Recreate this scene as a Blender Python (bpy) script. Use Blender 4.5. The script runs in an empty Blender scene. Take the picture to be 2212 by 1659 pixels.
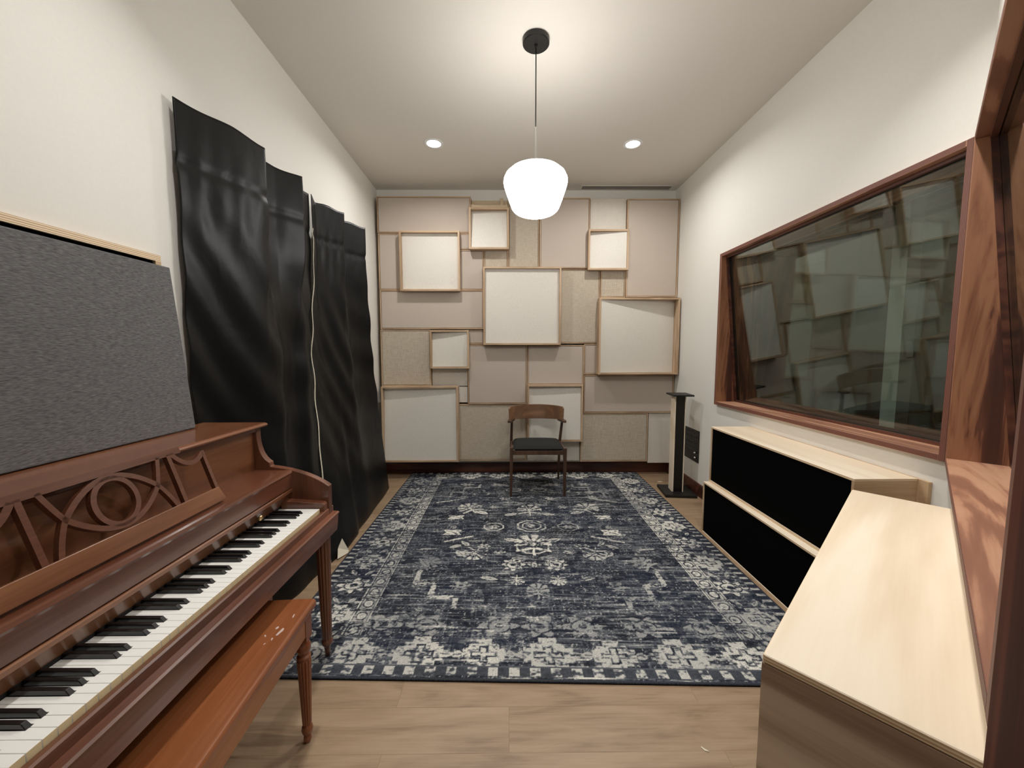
import bpy, bmesh, math, random
import numpy as np
from mathutils import Vector, Matrix
random.seed(7)
PI = math.pi
scene = bpy.context.scene
col = scene.collection

# ------------------------------------------------------------------ camera
def make_camera():
    f, p, y, r, h = 834.0, 0.0819, 0.0094, -0.0012, 1.419
    F = Vector((math.sin(y)*math.cos(p), math.cos(y)*math.cos(p), -math.sin(p)))
    R = Vector((math.cos(y), -math.sin(y), 0)); U = R.cross(F)
    c, s = math.cos(r), math.sin(r)
    R, U = c*R + s*U, -s*R + c*U
    cam = bpy.data.cameras.new('camera'); o = bpy.data.objects.new('camera', cam); col.objects.link(o)
    cam.sensor_fit = 'HORIZONTAL'; cam.sensor_width = 36.0; cam.lens = f/2212*36.0
    cam.clip_start = 0.01; cam.clip_end = 60
    m = Matrix((R, U, -F)).transposed().to_4x4(); m.translation = (0, 0, h)
    o.matrix_world = m
    scene.camera = o
make_camera()

# ------------------------------------------------------------------ world, exposure
w = bpy.data.worlds.new('world'); scene.world = w; w.use_nodes = True
w.node_tree.nodes['Background'].inputs[0].default_value = (0.9, 0.95, 1.0, 1)
w.node_tree.nodes['Background'].inputs[1].default_value = 0.0
vs = scene.view_settings
vs.view_transform = 'Standard'; vs.look = 'None'; vs.gamma = 1.0; vs.use_curve_mapping = False
vs.exposure = 0.50
PENDANT_EMISSION = 16.5
DOWNLIGHT_WATTS = 9.0
LIGHT_TINT = (1.0, 0.972, 0.94)

# ------------------------------------------------------------------ room measures (metres)
CEIL = 3.226
YFAR = 4.479
YBACK = -1.3
def xleft(y): return -1.4375 - (y-2.8)*0.0165
XR = 1.883
T2 = Vector((.7372, .6757, 0)); N2 = Vector((.6757, -.7372, 0))      # the diagonal wall: along, into the wall
def P2(t, n, z=0): return T2*t + N2*n + Vector((0, 0, z))

# ------------------------------------------------------------------ materials
def mat(name):
    m = bpy.data.materials.new(name); m.use_nodes = True
    nt = m.node_tree; b = nt.nodes['Principled BSDF']
    return m, nt, b
def N(nt, t, **kw):
    n = nt.nodes.new(t)
    for k, v in kw.items():
        if k.startswith('i_'): n.inputs[k[2:].replace('_', ' ')].default_value = v
        else: setattr(n, k, v)
    return n
def lk(nt, a, b): nt.links.new(a, b)
def c4(c): return (c[0], c[1], c[2], 1)
def srgb(r, g, b):
    f = lambda v: (v/255/12.92) if v/255 <= .04045 else ((v/255+.055)/1.055)**2.4
    return (f(r), f(g), f(b))
def ramp(nt, stops):
    n = nt.nodes.new('ShaderNodeValToRGB'); e = n.color_ramp.elements
    e[0].position, e[0].color = stops[0][0], c4(stops[0][1])
    e[1].position, e[1].color = stops[-1][0], c4(stops[-1][1])
    for p, c in stops[1:-1]:
        x = e.new(p); x.color = c4(c)
    return n
def coords(nt, scale=(1, 1, 1), rot=(0, 0, 0)):
    tc = nt.nodes.new('ShaderNodeTexCoord'); mp = nt.nodes.new('ShaderNodeMapping')
    mp.inputs['Scale'].default_value = scale; mp.inputs['Rotation'].default_value = rot
    lk(nt, tc.outputs['Object'], mp.inputs['Vector']); return mp.outputs['Vector']
def bump(nt, b, h, strength=.2, dist=.002):
    n = N(nt, 'ShaderNodeBump'); n.inputs['Strength'].default_value = strength; n.inputs['Distance'].default_value = dist
    lk(nt, h, n.inputs['Height']); lk(nt, n.outputs['Normal'], b.inputs['Normal'])
def plain(name, c, rough=.5, metal=0, coat=0, noise=0.0, nscale=40):
    m, nt, b = mat(name)
    b.inputs['Base Color'].default_value = c4(c); b.inputs['Roughness'].default_value = rough; b.inputs['Metallic'].default_value = metal
    b.inputs['Coat Weight'].default_value = coat; b.inputs['Coat Roughness'].default_value = .15
    n = N(nt, 'ShaderNodeTexNoise'); n.inputs['Scale'].default_value = nscale; n.inputs['Detail'].default_value = 4
    lk(nt, coords(nt), n.inputs['Vector'])
    if noise:
        r = ramp(nt, [(.3, tuple(v*(1-noise) for v in c)), (.7, tuple(min(1, v*(1+noise)) for v in c))])
        lk(nt, n.outputs['Fac'], r.inputs['Fac']); lk(nt, r.outputs['Color'], b.inputs['Base Color'])
    bump(nt, b, n.outputs['Fac'], .08, .001)
    return m
def wood(name, stops, axis='Y', k=1.0, rough=.35, coat=.0, fig=6.0, bumps=.05, fine=.35, coatr=.12, dist=.6, det=3):
    """flowing grain: contour lines of a stretched noise plus fine pores"""
    m, nt, b = mat(name)
    s = {'X': (.35, 3, 3), 'Y': (3, .35, 3), 'Z': (3, 3, .35)}[axis]
    v = coords(nt, tuple(q*k for q in s))
    n1 = N(nt, 'ShaderNodeTexNoise'); n1.inputs['Scale'].default_value = 1.0; n1.inputs['Detail'].default_value = det; n1.inputs['Roughness'].default_value = .55; n1.inputs['Distortion'].default_value = dist
    lk(nt, v, n1.inputs['Vector'])
    mu = N(nt, 'ShaderNodeMath', operation='MULTIPLY'); mu.inputs[1].default_value = fig; lk(nt, n1.outputs['Fac'], mu.inputs[0])
    si = N(nt, 'ShaderNodeMath', operation='SINE'); m6 = N(nt, 'ShaderNodeMath', operation='MULTIPLY'); m6.inputs[1].default_value = 6.283
    lk(nt, mu.outputs[0], m6.inputs[0]); lk(nt, m6.outputs[0], si.inputs[0])
    ad = N(nt, 'ShaderNodeMath', operation='MULTIPLY_ADD'); ad.inputs[1].default_value = .5; ad.inputs[2].default_value = .5; lk(nt, si.outputs[0], ad.inputs[0])
    s2 = {'X': (6, 160, 160), 'Y': (160, 6, 160), 'Z': (160, 160, 6)}[axis]
    n2 = N(nt, 'ShaderNodeTexNoise'); n2.inputs['Scale'].default_value = 1.0; n2.inputs['Detail'].default_value = 4
    lk(nt, coords(nt, s2), n2.inputs['Vector'])
    mx = N(nt, 'ShaderNodeMix', data_type='FLOAT'); mx.inputs[0].default_value = fine
    lk(nt, ad.outputs[0], mx.inputs[2]); lk(nt, n2.outputs['Fac'], mx.inputs[3])
    r = ramp(nt, stops); lk(nt, mx.outputs[0], r.inputs['Fac']); lk(nt, r.outputs['Color'], b.inputs['Base Color'])
    b.inputs['Roughness'].default_value = rough; b.inputs['Coat Weight'].default_value = coat; b.inputs['Coat Roughness'].default_value = coatr
    bump(nt, b, n2.outputs['Fac'], bumps, .001)
    return m
def ply_edge(name, light, dark, axis='Z', period=.0062, rough=.55):
    m, nt, b = mat(name)
    wv = N(nt, 'ShaderNodeTexWave', wave_type='BANDS', bands_direction=axis); wv.inputs['Scale'].default_value = .314/period
    wv.inputs['Distortion'].default_value = .6; wv.inputs['Detail'].default_value = 2; wv.inputs['Detail Scale'].default_value = 2
    lk(nt, coords(nt), wv.inputs['Vector'])
    r = ramp(nt, [(.15, dark), (.5, tuple((a+b_)/2 for a, b_ in zip(dark, light))), (.8, light)])
    lk(nt, wv.outputs['Fac'], r.inputs['Fac']); lk(nt, r.outputs['Color'], b.inputs['Base Color']); b.inputs['Roughness'].default_value = rough
    return m
def cloth(name, c1, c2, sx=(260, 260, 260), rough=.95, big=0.0, bs=.25):
    m, nt, b = mat(name)
    n = N(nt, 'ShaderNodeTexNoise'); n.inputs['Scale'].default_value = 1; n.inputs['Detail'].default_value = 3; lk(nt, coords(nt, sx), n.inputs['Vector'])
    n3 = N(nt, 'ShaderNodeTexNoise'); n3.inputs['Scale'].default_value = 1; n3.inputs['Detail'].default_value = 3
    lk(nt, coords(nt, (sx[2], sx[1], sx[0])), n3.inputs['Vector'])
    mx = N(nt, 'ShaderNodeMix', data_type='FLOAT'); mx.inputs[0].default_value = .5; lk(nt, n.outputs['Fac'], mx.inputs[2]); lk(nt, n3.outputs['Fac'], mx.inputs[3])
    r = ramp(nt, [(.32, c1), (.68, c2)]); lk(nt, mx.outputs[0], r.inputs['Fac']); lk(nt, r.outputs['Color'], b.inputs['Base Color'])
    b.inputs['Roughness'].default_value = rough; b.inputs['Specular IOR Level'].default_value = .25
    bump(nt, b, mx.outputs[0], bs, .001)
    return m

M = {}
M['wall'] = plain('wall_paint', srgb(232, 230, 223), .62, noise=.012, nscale=90)
M['ceiling'] = plain('ceiling_paint', srgb(216, 211, 202), .7, noise=.012, nscale=120)
M['maho'] = wood('mahogany_piano', [(0, srgb(68, 38, 25)), (.45, srgb(106, 63, 44)), (1, srgb(140, 90, 66))], 'Y', 1.2, .30, .5, 3.0, fine=.6)
M['maho_front'] = wood('mahogany_panel', [(0, srgb(88, 50, 31)), (.45, srgb(124, 78, 51)), (1, srgb(154, 106, 72))], 'Y', 1.0, .30, .5, 4.0, fine=.5)
M['maho_z'] = wood('mahogany_upright', [(0, srgb(62, 36, 24)), (.5, srgb(100, 60, 42)), (1, srgb(134, 86, 62))], 'Z', 1.4, .32, .45, 3.0, fine=.6)
M['maho_top'] = wood('mahogany_lid', [(0, srgb(102, 60, 37)), (.5, srgb(134, 85, 57)), (1, srgb(160, 108, 76))], 'Y', 1.0, .25, .6, 3.0, fine=.6)
M['bench_wood'] = wood('bench_orange_wood', [(0, srgb(118, 48, 14)), (.5, srgb(160, 74, 26)), (1, srgb(186, 98, 42))], 'Y', 1.0, .3, .5, 3.0, fine=.7, coatr=.2)
M['bench_leg'] = wood('bench_leg_wood', [(0, srgb(72, 32, 16)), (.5, srgb(116, 62, 34)), (1, srgb(150, 90, 54))], 'Z', 1.4, .35, .4, 3.0, fine=.6)
M['redply'] = wood('red_stained_plywood', [(0, srgb(66, 36, 28)), (.36, srgb(84, 48, 36)), (.52, srgb(100, 60, 44)), (.60, srgb(128, 82, 58)), (.8, srgb(146, 98, 70)), (1, srgb(164, 116, 84))], 'Z', 1.5, .45, .15, 4.5, fine=.16, dist=1.2, det=6, coatr=.3)
M['redply_x'] = wood('red_stained_plywood_lit', [(0, srgb(136, 92, 72)), (.3, srgb(160, 112, 88)), (.5, srgb(186, 136, 108)), (1, srgb(202, 156, 126))], 'X', 1.5, .45, .15, 4.0, fine=.22, dist=1.4, det=6, coatr=.3)  # paler copy of the jamb plywood: light on the sill put into the colour
M['redply_edge_x'] = ply_edge('red_plywood_edge_upright', srgb(140, 90, 72), srgb(76, 42, 34), 'X', .005)
M['redply_edge_z'] = ply_edge('red_plywood_edge_level', srgb(140, 90, 72), srgb(76, 42, 34), 'Z', .005)
M['redtrim'] = wood('red_baseboard', [(0, srgb(48, 22, 16)), (.5, srgb(78, 40, 28)), (1, srgb(104, 60, 42))], 'X', 1.6, .45, .2, 4.0, fine=.3)
M['casing'] = wood('rough_shaded_casing', [(0, srgb(48, 24, 18)), (.5, srgb(70, 36, 27)), (1, srgb(92, 50, 38))], 'Z', 1.4, .85, 0, 3, fine=.3); M['casing'].node_tree.nodes['Principled BSDF'].inputs['Specular IOR Level'].default_value = .1  # red wood with the board's shade put into a darker colour
M['birch'] = wood('pale_birch_plywood', [(0, srgb(222, 202, 174)), (.5, srgb(234, 217, 192)), (1, srgb(242, 229, 208))], 'X', .7, .55, .0, 2.2, fine=.3, dist=1.5)
M['birch_side'] = wood('plain_pine_plywood', [(0, srgb(156, 122, 88)), (.25, srgb(196, 166, 130)), (1, srgb(214, 188, 156))], 'X', .9, .6, .0, 1.7, fine=.25)
M['birch_edge'] = ply_edge('pale_plywood_edge', srgb(240, 222, 190), srgb(196, 160, 122), 'Z', .0065)
M['frame_ply'] = wood('panel_frame_wood', [(0, srgb(158, 130, 102)), (.5, srgb(186, 158, 128)), (1, srgb(208, 182, 152))], 'Z', 2, .6, 0, 4, fine=.4)
M['frame_ply_x'] = wood('panel_frame_wood_level', [(0, srgb(158, 130, 102)), (.5, srgb(186, 158, 128)), (1, srgb(208, 182, 152))], 'X', 2, .6, 0, 4, fine=.4)
M['beige'] = cloth('smooth_beige_fabric', srgb(188, 176, 164), srgb(200, 188, 176), (420, 420, 420))
M['linen'] = cloth('coarse_tan_linen', srgb(172, 160, 142), srgb(206, 196, 179), (18, 150, 240))
M['white'] = cloth('off_white_fabric', srgb(216, 211, 201), srgb(232, 228, 219), (120, 200, 200))
M['grey'] = cloth('grey_melange_fabric', srgb(66, 65, 66), srgb(128, 127, 128), (700, 60, 520), bs=.3)
M['black_cloth'] = plain('black_speaker_cloth', (.0012, .0012, .0014), .98); M['black_cloth'].node_tree.nodes['Principled BSDF'].inputs['Specular IOR Level'].default_value = .05
M['blackmetal'] = plain('black_metal', (.0035, .0035, .0035), .4)
M['black_board'] = plain('black_painted_board', (.006, .0056, .0052), .5, noise=.3, nscale=60)
M['ivory'] = plain('white_key_plastic', srgb(246, 245, 240), .22, coat=.4)
M['ivory_front'] = plain('cream_key_front', srgb(226, 206, 164), .4)
M['ebony'] = plain('black_key', (.006, .006, .007), .25, coat=.3)
M['chrome'] = plain('chrome', (.75, .75, .75), .18, metal=1)
M['brass'] = plain('brass', (.7, .5, .25), .3, metal=1)
M['chair_wood'] = wood('walnut_chair', [(0, srgb(52, 35, 25)), (.5, srgb(82, 57, 41)), (1, srgb(112, 82, 60))], 'Z', 2, .4, .2, 3, fine=.6)
M['chair_back'] = wood('walnut_chair_back', [(0, srgb(84, 58, 40)), (.5, srgb(116, 84, 60)), (1, srgb(142, 108, 80))], 'X', 2, .35, .3, 3, fine=.6)
M['chair_cloth'] = cloth('dark_grey_seat_fabric', srgb(30, 30, 29), srgb(50, 50, 48), (500, 500, 500))
M['lining'] = plain('cream_lining', srgb(214, 206, 186), .9, noise=.03)
M['felt'] = plain('dark_interior', (.01, .008, .007), .9)
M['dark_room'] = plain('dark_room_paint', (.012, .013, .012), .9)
M['whitebat'] = plain('pale_batten', srgb(206, 186, 154), .6, noise=.05)

def emis(name, c, s):
    m, nt, b = mat(name)
    nt.nodes.remove(b); e = N(nt, 'ShaderNodeEmission'); e.inputs['Color'].default_value = c4(c); e.inputs['Strength'].default_value = s
    lk(nt, e.outputs[0], nt.nodes['Material Output'].inputs[0]); return m
M['shade'] = emis('glowing_opal_glass', LIGHT_TINT, PENDANT_EMISSION)
M['lens'] = emis('lit_downlight_lens', LIGHT_TINT, 30.0)

def glass_mat():
    m, nt, b = mat('tinted_window_glass'); nt.nodes.remove(b)
    fr = N(nt, 'ShaderNodeFresnel'); ior = 1.68
    ge = N(nt, 'ShaderNodeNewGeometry'); mi = N(nt, 'ShaderNodeMix', data_type='FLOAT'); mi.inputs[2].default_value = ior; mi.inputs[3].default_value = 1/ior
    lk(nt, ge.outputs['Backfacing'], mi.inputs[0]); lk(nt, mi.outputs[0], fr.inputs['IOR'])    # thin pane: same reflection on both faces
    tr = N(nt, 'ShaderNodeBsdfTransparent'); tr.inputs['Color'].default_value = (.90, .94, .92, 1)
    gl = N(nt, 'ShaderNodeBsdfGlossy'); gl.inputs['Roughness'].default_value = 0.0; gl.inputs['Color'].default_value = (.95, 1, .97, 1)
    mx = N(nt, 'ShaderNodeMixShader'); lk(nt, fr.outputs[0], mx.inputs[0]); lk(nt, tr.outputs[0], mx.inputs[1]); lk(nt, gl.outputs[0], mx.inputs[2])
    lk(nt, mx.outputs[0], nt.nodes['Material Output'].inputs[0]); return m
M['glass'] = glass_mat()

def curtain_mat():
    m, nt, b = mat('black_glossy_curtain')
    n = N(nt, 'ShaderNodeTexNoise'); n.inputs['Scale'].default_value = 5; n.inputs['Detail'].default_value = 4; n.inputs['Distortion'].default_value = .8
    lk(nt, coords(nt, (1, 1, .7)), n.inputs['Vector'])
    b.inputs['Base Color'].default_value = (.0048, .0047, .0046, 1); b.inputs['Roughness'].default_value = .40
    b.inputs['Specular IOR Level'].default_value = .24
    bump(nt, b, n.outputs['Fac'], .25, .02)
    return m
M['curtain'] = curtain_mat()

def herring_mat():
    m, nt, b = mat('white_herringbone_fabric')
    v = coords(nt); sp = N(nt, 'ShaderNodeSeparateXYZ'); lk(nt, v, sp.inputs[0])
    pp = N(nt, 'ShaderNodeMath', operation='PINGPONG'); pp.inputs[1].default_value = .035; lk(nt, sp.outputs['X'], pp.inputs[0])
    ad = N(nt, 'ShaderNodeMath', operation='ADD'); lk(nt, pp.outputs[0], ad.inputs[0]); lk(nt, sp.outputs['Z'], ad.inputs[1])
    mu = N(nt, 'ShaderNodeMath', operation='MULTIPLY'); mu.inputs[1].default_value = 6.283/.016; lk(nt, ad.outputs[0], mu.inputs[0])
    si = N(nt, 'ShaderNodeMath', operation='SINE'); lk(nt, mu.outputs[0], si.inputs[0])
    r = ramp(nt, [(0, srgb(204, 196, 184)), (1, srgb(234, 229, 219))])
    h = N(nt, 'ShaderNodeMath', operation='MULTIPLY_ADD'); h.inputs[1].default_value = .5; h.inputs[2].default_value = .5; lk(nt, si.outputs[0], h.inputs[0])
    lk(nt, h.outputs[0], r.inputs['Fac']); lk(nt, r.outputs['Color'], b.inputs['Base Color']); b.inputs['Roughness'].default_value = .9
    bump(nt, b, h.outputs[0], .5, .003)
    return m
M['herring'] = herring_mat()

def floor_mat():
    m, nt, b = mat('oak_vinyl_planks')
    v = coords(nt)
    br = N(nt, 'ShaderNodeTexBrick'); br.offset = .37; br.offset_frequency = 2
    br.inputs['Scale'].default_value = 1; br.inputs['Brick Width'].default_value = 1.22; br.inputs['Row Height'].default_value = .18
    br.inputs['Mortar Size'].default_value = .0012; br.inputs['Mortar Smooth'].default_value = .1; br.inputs['Bias'].default_value = 0
    br.inputs['Color1'].default_value = (.2, .2, .2, 1); br.inputs['Color2'].default_value = (.8, .8, .8, 1); br.inputs['Mortar'].default_value = (.5, .5, .5, 1)
    lk(nt, v, br.inputs['Vector'])
    # shift the grain per plank
    ml = N(nt, 'ShaderNodeVectorMath', operation='MULTIPLY_ADD'); ml.inputs[1].default_value = (7, 7, 7)
    lk(nt, br.outputs['Color'], ml.inputs[0]); lk(nt, v, ml.inputs[2])
    mp = N(nt, 'ShaderNodeMapping'); mp.inputs['Scale'].default_value = (1.3, 8, 1); lk(nt, ml.outputs[0], mp.inputs['Vector'])
    n1 = N(nt, 'ShaderNodeTexNoise'); n1.inputs['Scale'].default_value = 1; n1.inputs['Detail'].default_value = 6; n1.inputs['Distortion'].default_value = 2.2; lk(nt, mp.outputs[0], n1.inputs['Vector'])
    mp2 = N(nt, 'ShaderNodeMapping'); mp2.inputs['Scale'].default_value = (6, 120, 1); lk(nt, ml.outputs[0], mp2.inputs['Vector'])
    n2 = N(nt, 'ShaderNodeTexNoise'); n2.inputs['Scale'].default_value = 1; n2.inputs['Detail'].default_value = 4; lk(nt, mp2.outputs[0], n2.inputs['Vector'])
    mx = N(nt, 'ShaderNodeMix', data_type='FLOAT'); mx.inputs[0].default_value = .3; lk(nt, n1.outputs['Fac'], mx.inputs[2]); lk(nt, n2.outputs['Fac'], mx.inputs[3])
    r = ramp(nt, [(.24, srgb(96, 74, 54)), (.36, srgb(134, 110, 86)), (.46, srgb(152, 127, 101)), (.58, srgb(162, 138, 111)), (.8, srgb(174, 150, 123))])
    lk(nt, mx.outputs[0], r.inputs['Fac'])
    mc = N(nt, 'ShaderNodeMix', data_type='RGBA', blend_type='MULTIPLY'); mc.inputs[0].default_value = .75
    s = ramp(nt, [(0, (1, 1, 1)), (1, (.74, .70, .66))]); lk(nt, br.outputs['Fac'], s.inputs['Fac'])
    lk(nt, r.outputs['Color'], mc.inputs[6]); lk(nt, s.outputs['Color'], mc.inputs[7]); lk(nt, mc.outputs[2], b.inputs['Base Color'])
    b.inputs['Roughness'].default_value = .42
    bump(nt, b, n2.outputs['Fac'], .06, .001)
    return m
M['floor'] = floor_mat()

# ------------------------------------------------------------------ mesh helpers
def obj(name, verts, faces, m, parent=None, smooth=False, mats=None, fmat=None):
    """one mesh object; verts are in the parent's own frame"""
    me = bpy.data.meshes.new(name); me.from_pydata([tuple(v) for v in verts], [], faces)
    for q in (mats or [m]): me.materials.append(q)
    if fmat: me.polygons.foreach_set('material_index', fmat)
    if smooth: me.polygons.foreach_set('use_smooth', [True]*len(me.polygons))
    me.update()
    o = bpy.data.objects.new(name, me); col.objects.link(o)
    if parent: o.parent = parent
    return o
def bev(o, wd, seg=2):
    md = o.modifiers.new('bevel', 'BEVEL'); md.width = wd; md.segments = seg; md.limit_method = 'ANGLE'; md.angle_limit = .6
    return o
def off(o):   # origin of the parent in world space (unrotated roots)
    return Vector(o.location) if o is not None else Vector((0, 0, 0))
BOXF = [(0, 3, 2, 1), (4, 5, 6, 7), (0, 1, 5, 4), (1, 2, 6, 5), (2, 3, 7, 6), (3, 0, 4, 7)]  # bottom top front(-y) right(+x) back left
def boxv(x0, x1, y0, y1, z0, z1):
    return [(x0, y0, z0), (x1, y0, z0), (x1, y1, z0), (x0, y1, z0), (x0, y0, z1), (x1, y0, z1), (x1, y1, z1), (x0, y1, z1)]
def box(name, x0, x1, y0, y1, z0, z1, m, parent=None, b=0.0, mats=None, fmat=None, local=False):
    d = Vector((0, 0, 0)) if local else off(parent)
    v = [Vector(q)-d for q in boxv(x0, x1, y0, y1, z0, z1)]
    o = obj(name, v, BOXF, m, parent, mats=mats, fmat=fmat)
    if b: bev(o, b)
    return o
class MB:
    def __init__(s): s.v = []; s.f = []; s.k = []
    def add(s, v, f, k=0):
        n = len(s.v); s.v += [tuple(q) for q in v]; s.f += [tuple(i+n for i in q) for q in f]; s.k += [k]*len(f); return s
    def box(s, *a, k=0): return s.add(boxv(*a), BOXF, k)
    def build(s, name, m, parent=None, smooth=False, local=False, mats=None):
        d = Vector((0, 0, 0)) if local else off(parent)
        return obj(name, [Vector(q)-d for q in s.v], s.f, m, parent, smooth, mats, s.k if mats else None)
def prism(pts, a0, a1, axis='Y'):
    """pts: (x,z) polygon extruded along Y from a0 to a1 (or (y,z) along X, (x,y) along Z)"""
    n = len(pts)
    def w(p, a): return {'Y': (p[0], a, p[1]), 'X': (a, p[0], p[1]), 'Z': (p[0], p[1], a)}[axis]
    v = [w(p, a0) for p in pts]+[w(p, a1) for p in pts]
    area = sum(pts[i][0]*pts[(i+1) % n][1]-pts[(i+1) % n][0]*pts[i][1] for i in range(n))
    f = [tuple(range(n)), tuple(reversed(range(n, 2*n)))]+[(i, i+n, (i+1) % n+n, (i+1) % n) for i in range(n)]
    flip = (area > 0) != (axis == 'Y')
    if flip: f = [tuple(reversed(q)) for q in f]
    return v, f
def lathe(profile, seg=32, flute=0, depth=0.0, c=(0, 0)):
    """profile: (r, z, fluted?)"""
    v = []; f = []
    for p in profile:
        r, z = p[0], p[1]; fl = p[2] if len(p) > 2 else 0
        for i in range(seg):
            a = 2*PI*i/seg; rr = r
            if fl and flute: rr = r*(1-depth*(0.5+0.5*math.cos(flute*a))**3)
            v.append((c[0]+rr*math.cos(a), c[1]+rr*math.sin(a), z))
    m_ = len(profile)
    for j in range(m_-1):
        for i in range(seg):
            a, b_ = j*seg+i, j*seg+(i+1) % seg
            f.append((a, b_, b_+seg, a+seg))
    f.append(tuple(reversed(range(seg)))); f.append(tuple(range((m_-1)*seg, m_*seg)))
    if profile[0][1] > profile[-1][1]: f = [tuple(reversed(q)) for q in f]
    return v, f
def tube(path, r, seg=8, flat=None):
    v = []; f = []; n = len(path)
    for i, p in enumerate(path):
        p = Vector(p); t = (Vector(path[min(i+1, n-1)])-Vector(path[max(i-1, 0)])).normalized()
        up = Vector((0, 0, 1)) if abs(t.z) < .9 else Vector((1, 0, 0))
        a = t.cross(up).normalized(); b_ = t.cross(a).normalized()
        rr = r[i] if isinstance(r, (list, tuple)) else r
        for k in range(seg):
            th = 2*PI*k/seg; v.append(p+a*math.cos(th)*rr+b_*math.sin(th)*rr*(flat or 1))
    for i in range(n-1):
        for k in range(seg):
            q = (i*seg+k, i*seg+(k+1) % seg); f.append((q[0], q[1], q[1]+seg, q[0]+seg))
    f.append(tuple(reversed(range(seg)))); f.append(tuple(range((n-1)*seg, n*seg)))
    return v, f
def thing(name, label, cat, loc=(0, 0, 0), rz=0, group=None):
    o = bpy.data.objects.new(name, None); col.objects.link(o); o.location = loc; o.rotation_euler = (0, 0, rz)
    o.empty_display_size = .1
    o['label'] = label; o['category'] = cat
    if group: o['group'] = group
    return o
def tag(o, label, cat, group=None):
    o['label'] = label; o['category'] = cat
    if group: o['group'] = group
    return o
def struct(o, label=None):
    o['kind'] = 'structure'
    if label: o['label'] = label
    return o

# ------------------------------------------------------------------ room shell
def quad(name, pts, m, flip=False):
    f = tuple(range(len(pts)));  f = tuple(reversed(f)) if flip else f
    return obj(name, pts, [f], m)
# room outline (floor plan), slabs with real thickness
cx, cy = XR, (XR*N2.x-.109)/-N2.y           # corner between right wall and diagonal wall
tb = (YBACK - N2.y*.109)/T2.y
db = P2(tb, .109)
plan = [(xleft(YBACK), YBACK), (db.x, YBACK), (cx, cy), (XR, YFAR), (xleft(YFAR), YFAR)]
def slab(name, pts, z0, z1, m):
    v, f = prism(pts, z0, z1, 'Z'); return obj(name, v, f, m)
struct(slab('floor', plan, -.12, 0, M['floor']), 'light oak plank floor with boards running across the room')
def wallslab(name, a, b_, thick, z0, z1, m):
    a, b_ = Vector(a), Vector(b_); d = (b_-a).normalized(); n = Vector((d.y, -d.x, 0))*thick   # thickness to the right of a->b
    pts = [(a.x, a.y), (b_.x, b_.y), (b_.x+n.x, b_.y+n.y), (a.x+n.x, a.y+n.y)]
    v, f = prism(pts, z0, z1, 'Z'); return obj(name, v, f, m)
XL0, XL1 = xleft(YBACK), xleft(YFAR)
struct(wallslab('wall_left', (XL1, YFAR, 0), (XL0, YBACK, 0), .1, 0, CEIL, M['wall']), 'off-white painted wall behind the piano and curtains')
struct(wallslab('wall_far', (XR, YFAR, 0), (XL1, YFAR, 0), .1, 0, CEIL, M['wall']), 'off-white painted wall behind the acoustic panels')
struct(wallslab('wall_back', (XL0, YBACK, 0), (db.x, YBACK, 0), .1, 0, CEIL, M['wall']))

# ceiling with four round cut-outs for the recessed lights (built as a ring of faces around each hole)
DOWN = [(-.643, 3.515), (1.088, 3.512), (-.643, 1.27), (1.088, 1.27)]
VENT = (.80, 1.80, 4.345, 4.45)
def ceiling():
    bm = bmesh.new()
    R0 = .062; seg = 28
    outer = [bm.verts.new((x, y, CEIL)) for x, y in plan]
    edges = [bm.edges.new((outer[i], outer[(i+1) % len(outer)])) for i in range(len(outer))]
    for hx_, hy_ in DOWN:
        r = [bm.verts.new((hx_+R0*math.cos(2*PI*i/seg), hy_+R0*math.sin(2*PI*i/seg), CEIL)) for i in range(seg)]
        edges += [bm.edges.new((r[i], r[(i+1) % seg])) for i in range(seg)]
    bmesh.ops.triangle_fill(bm, edges=edges, use_beauty=True)
    for f in bm.faces:
        if f.normal.z > 0: f.normal_flip()
    n0 = list(bm.faces)
    # top skin
    top = [bm.verts.new((x, y, CEIL+.12)) for x, y in plan]
    bm.faces.new(top)
    for i in range(len(outer)):
        j = (i+1) % len(outer); bm.faces.new((outer[i], outer[j], top[j], top[i]))
    me = bpy.data.meshes.new('ceiling'); bm.to_mesh(me); bm.free(); me.materials.append(M['ceiling'])
    o = bpy.data.objects.new('ceiling', me); col.objects.link(o); struct(o, 'plain off-white ceiling')
ceiling()

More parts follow.
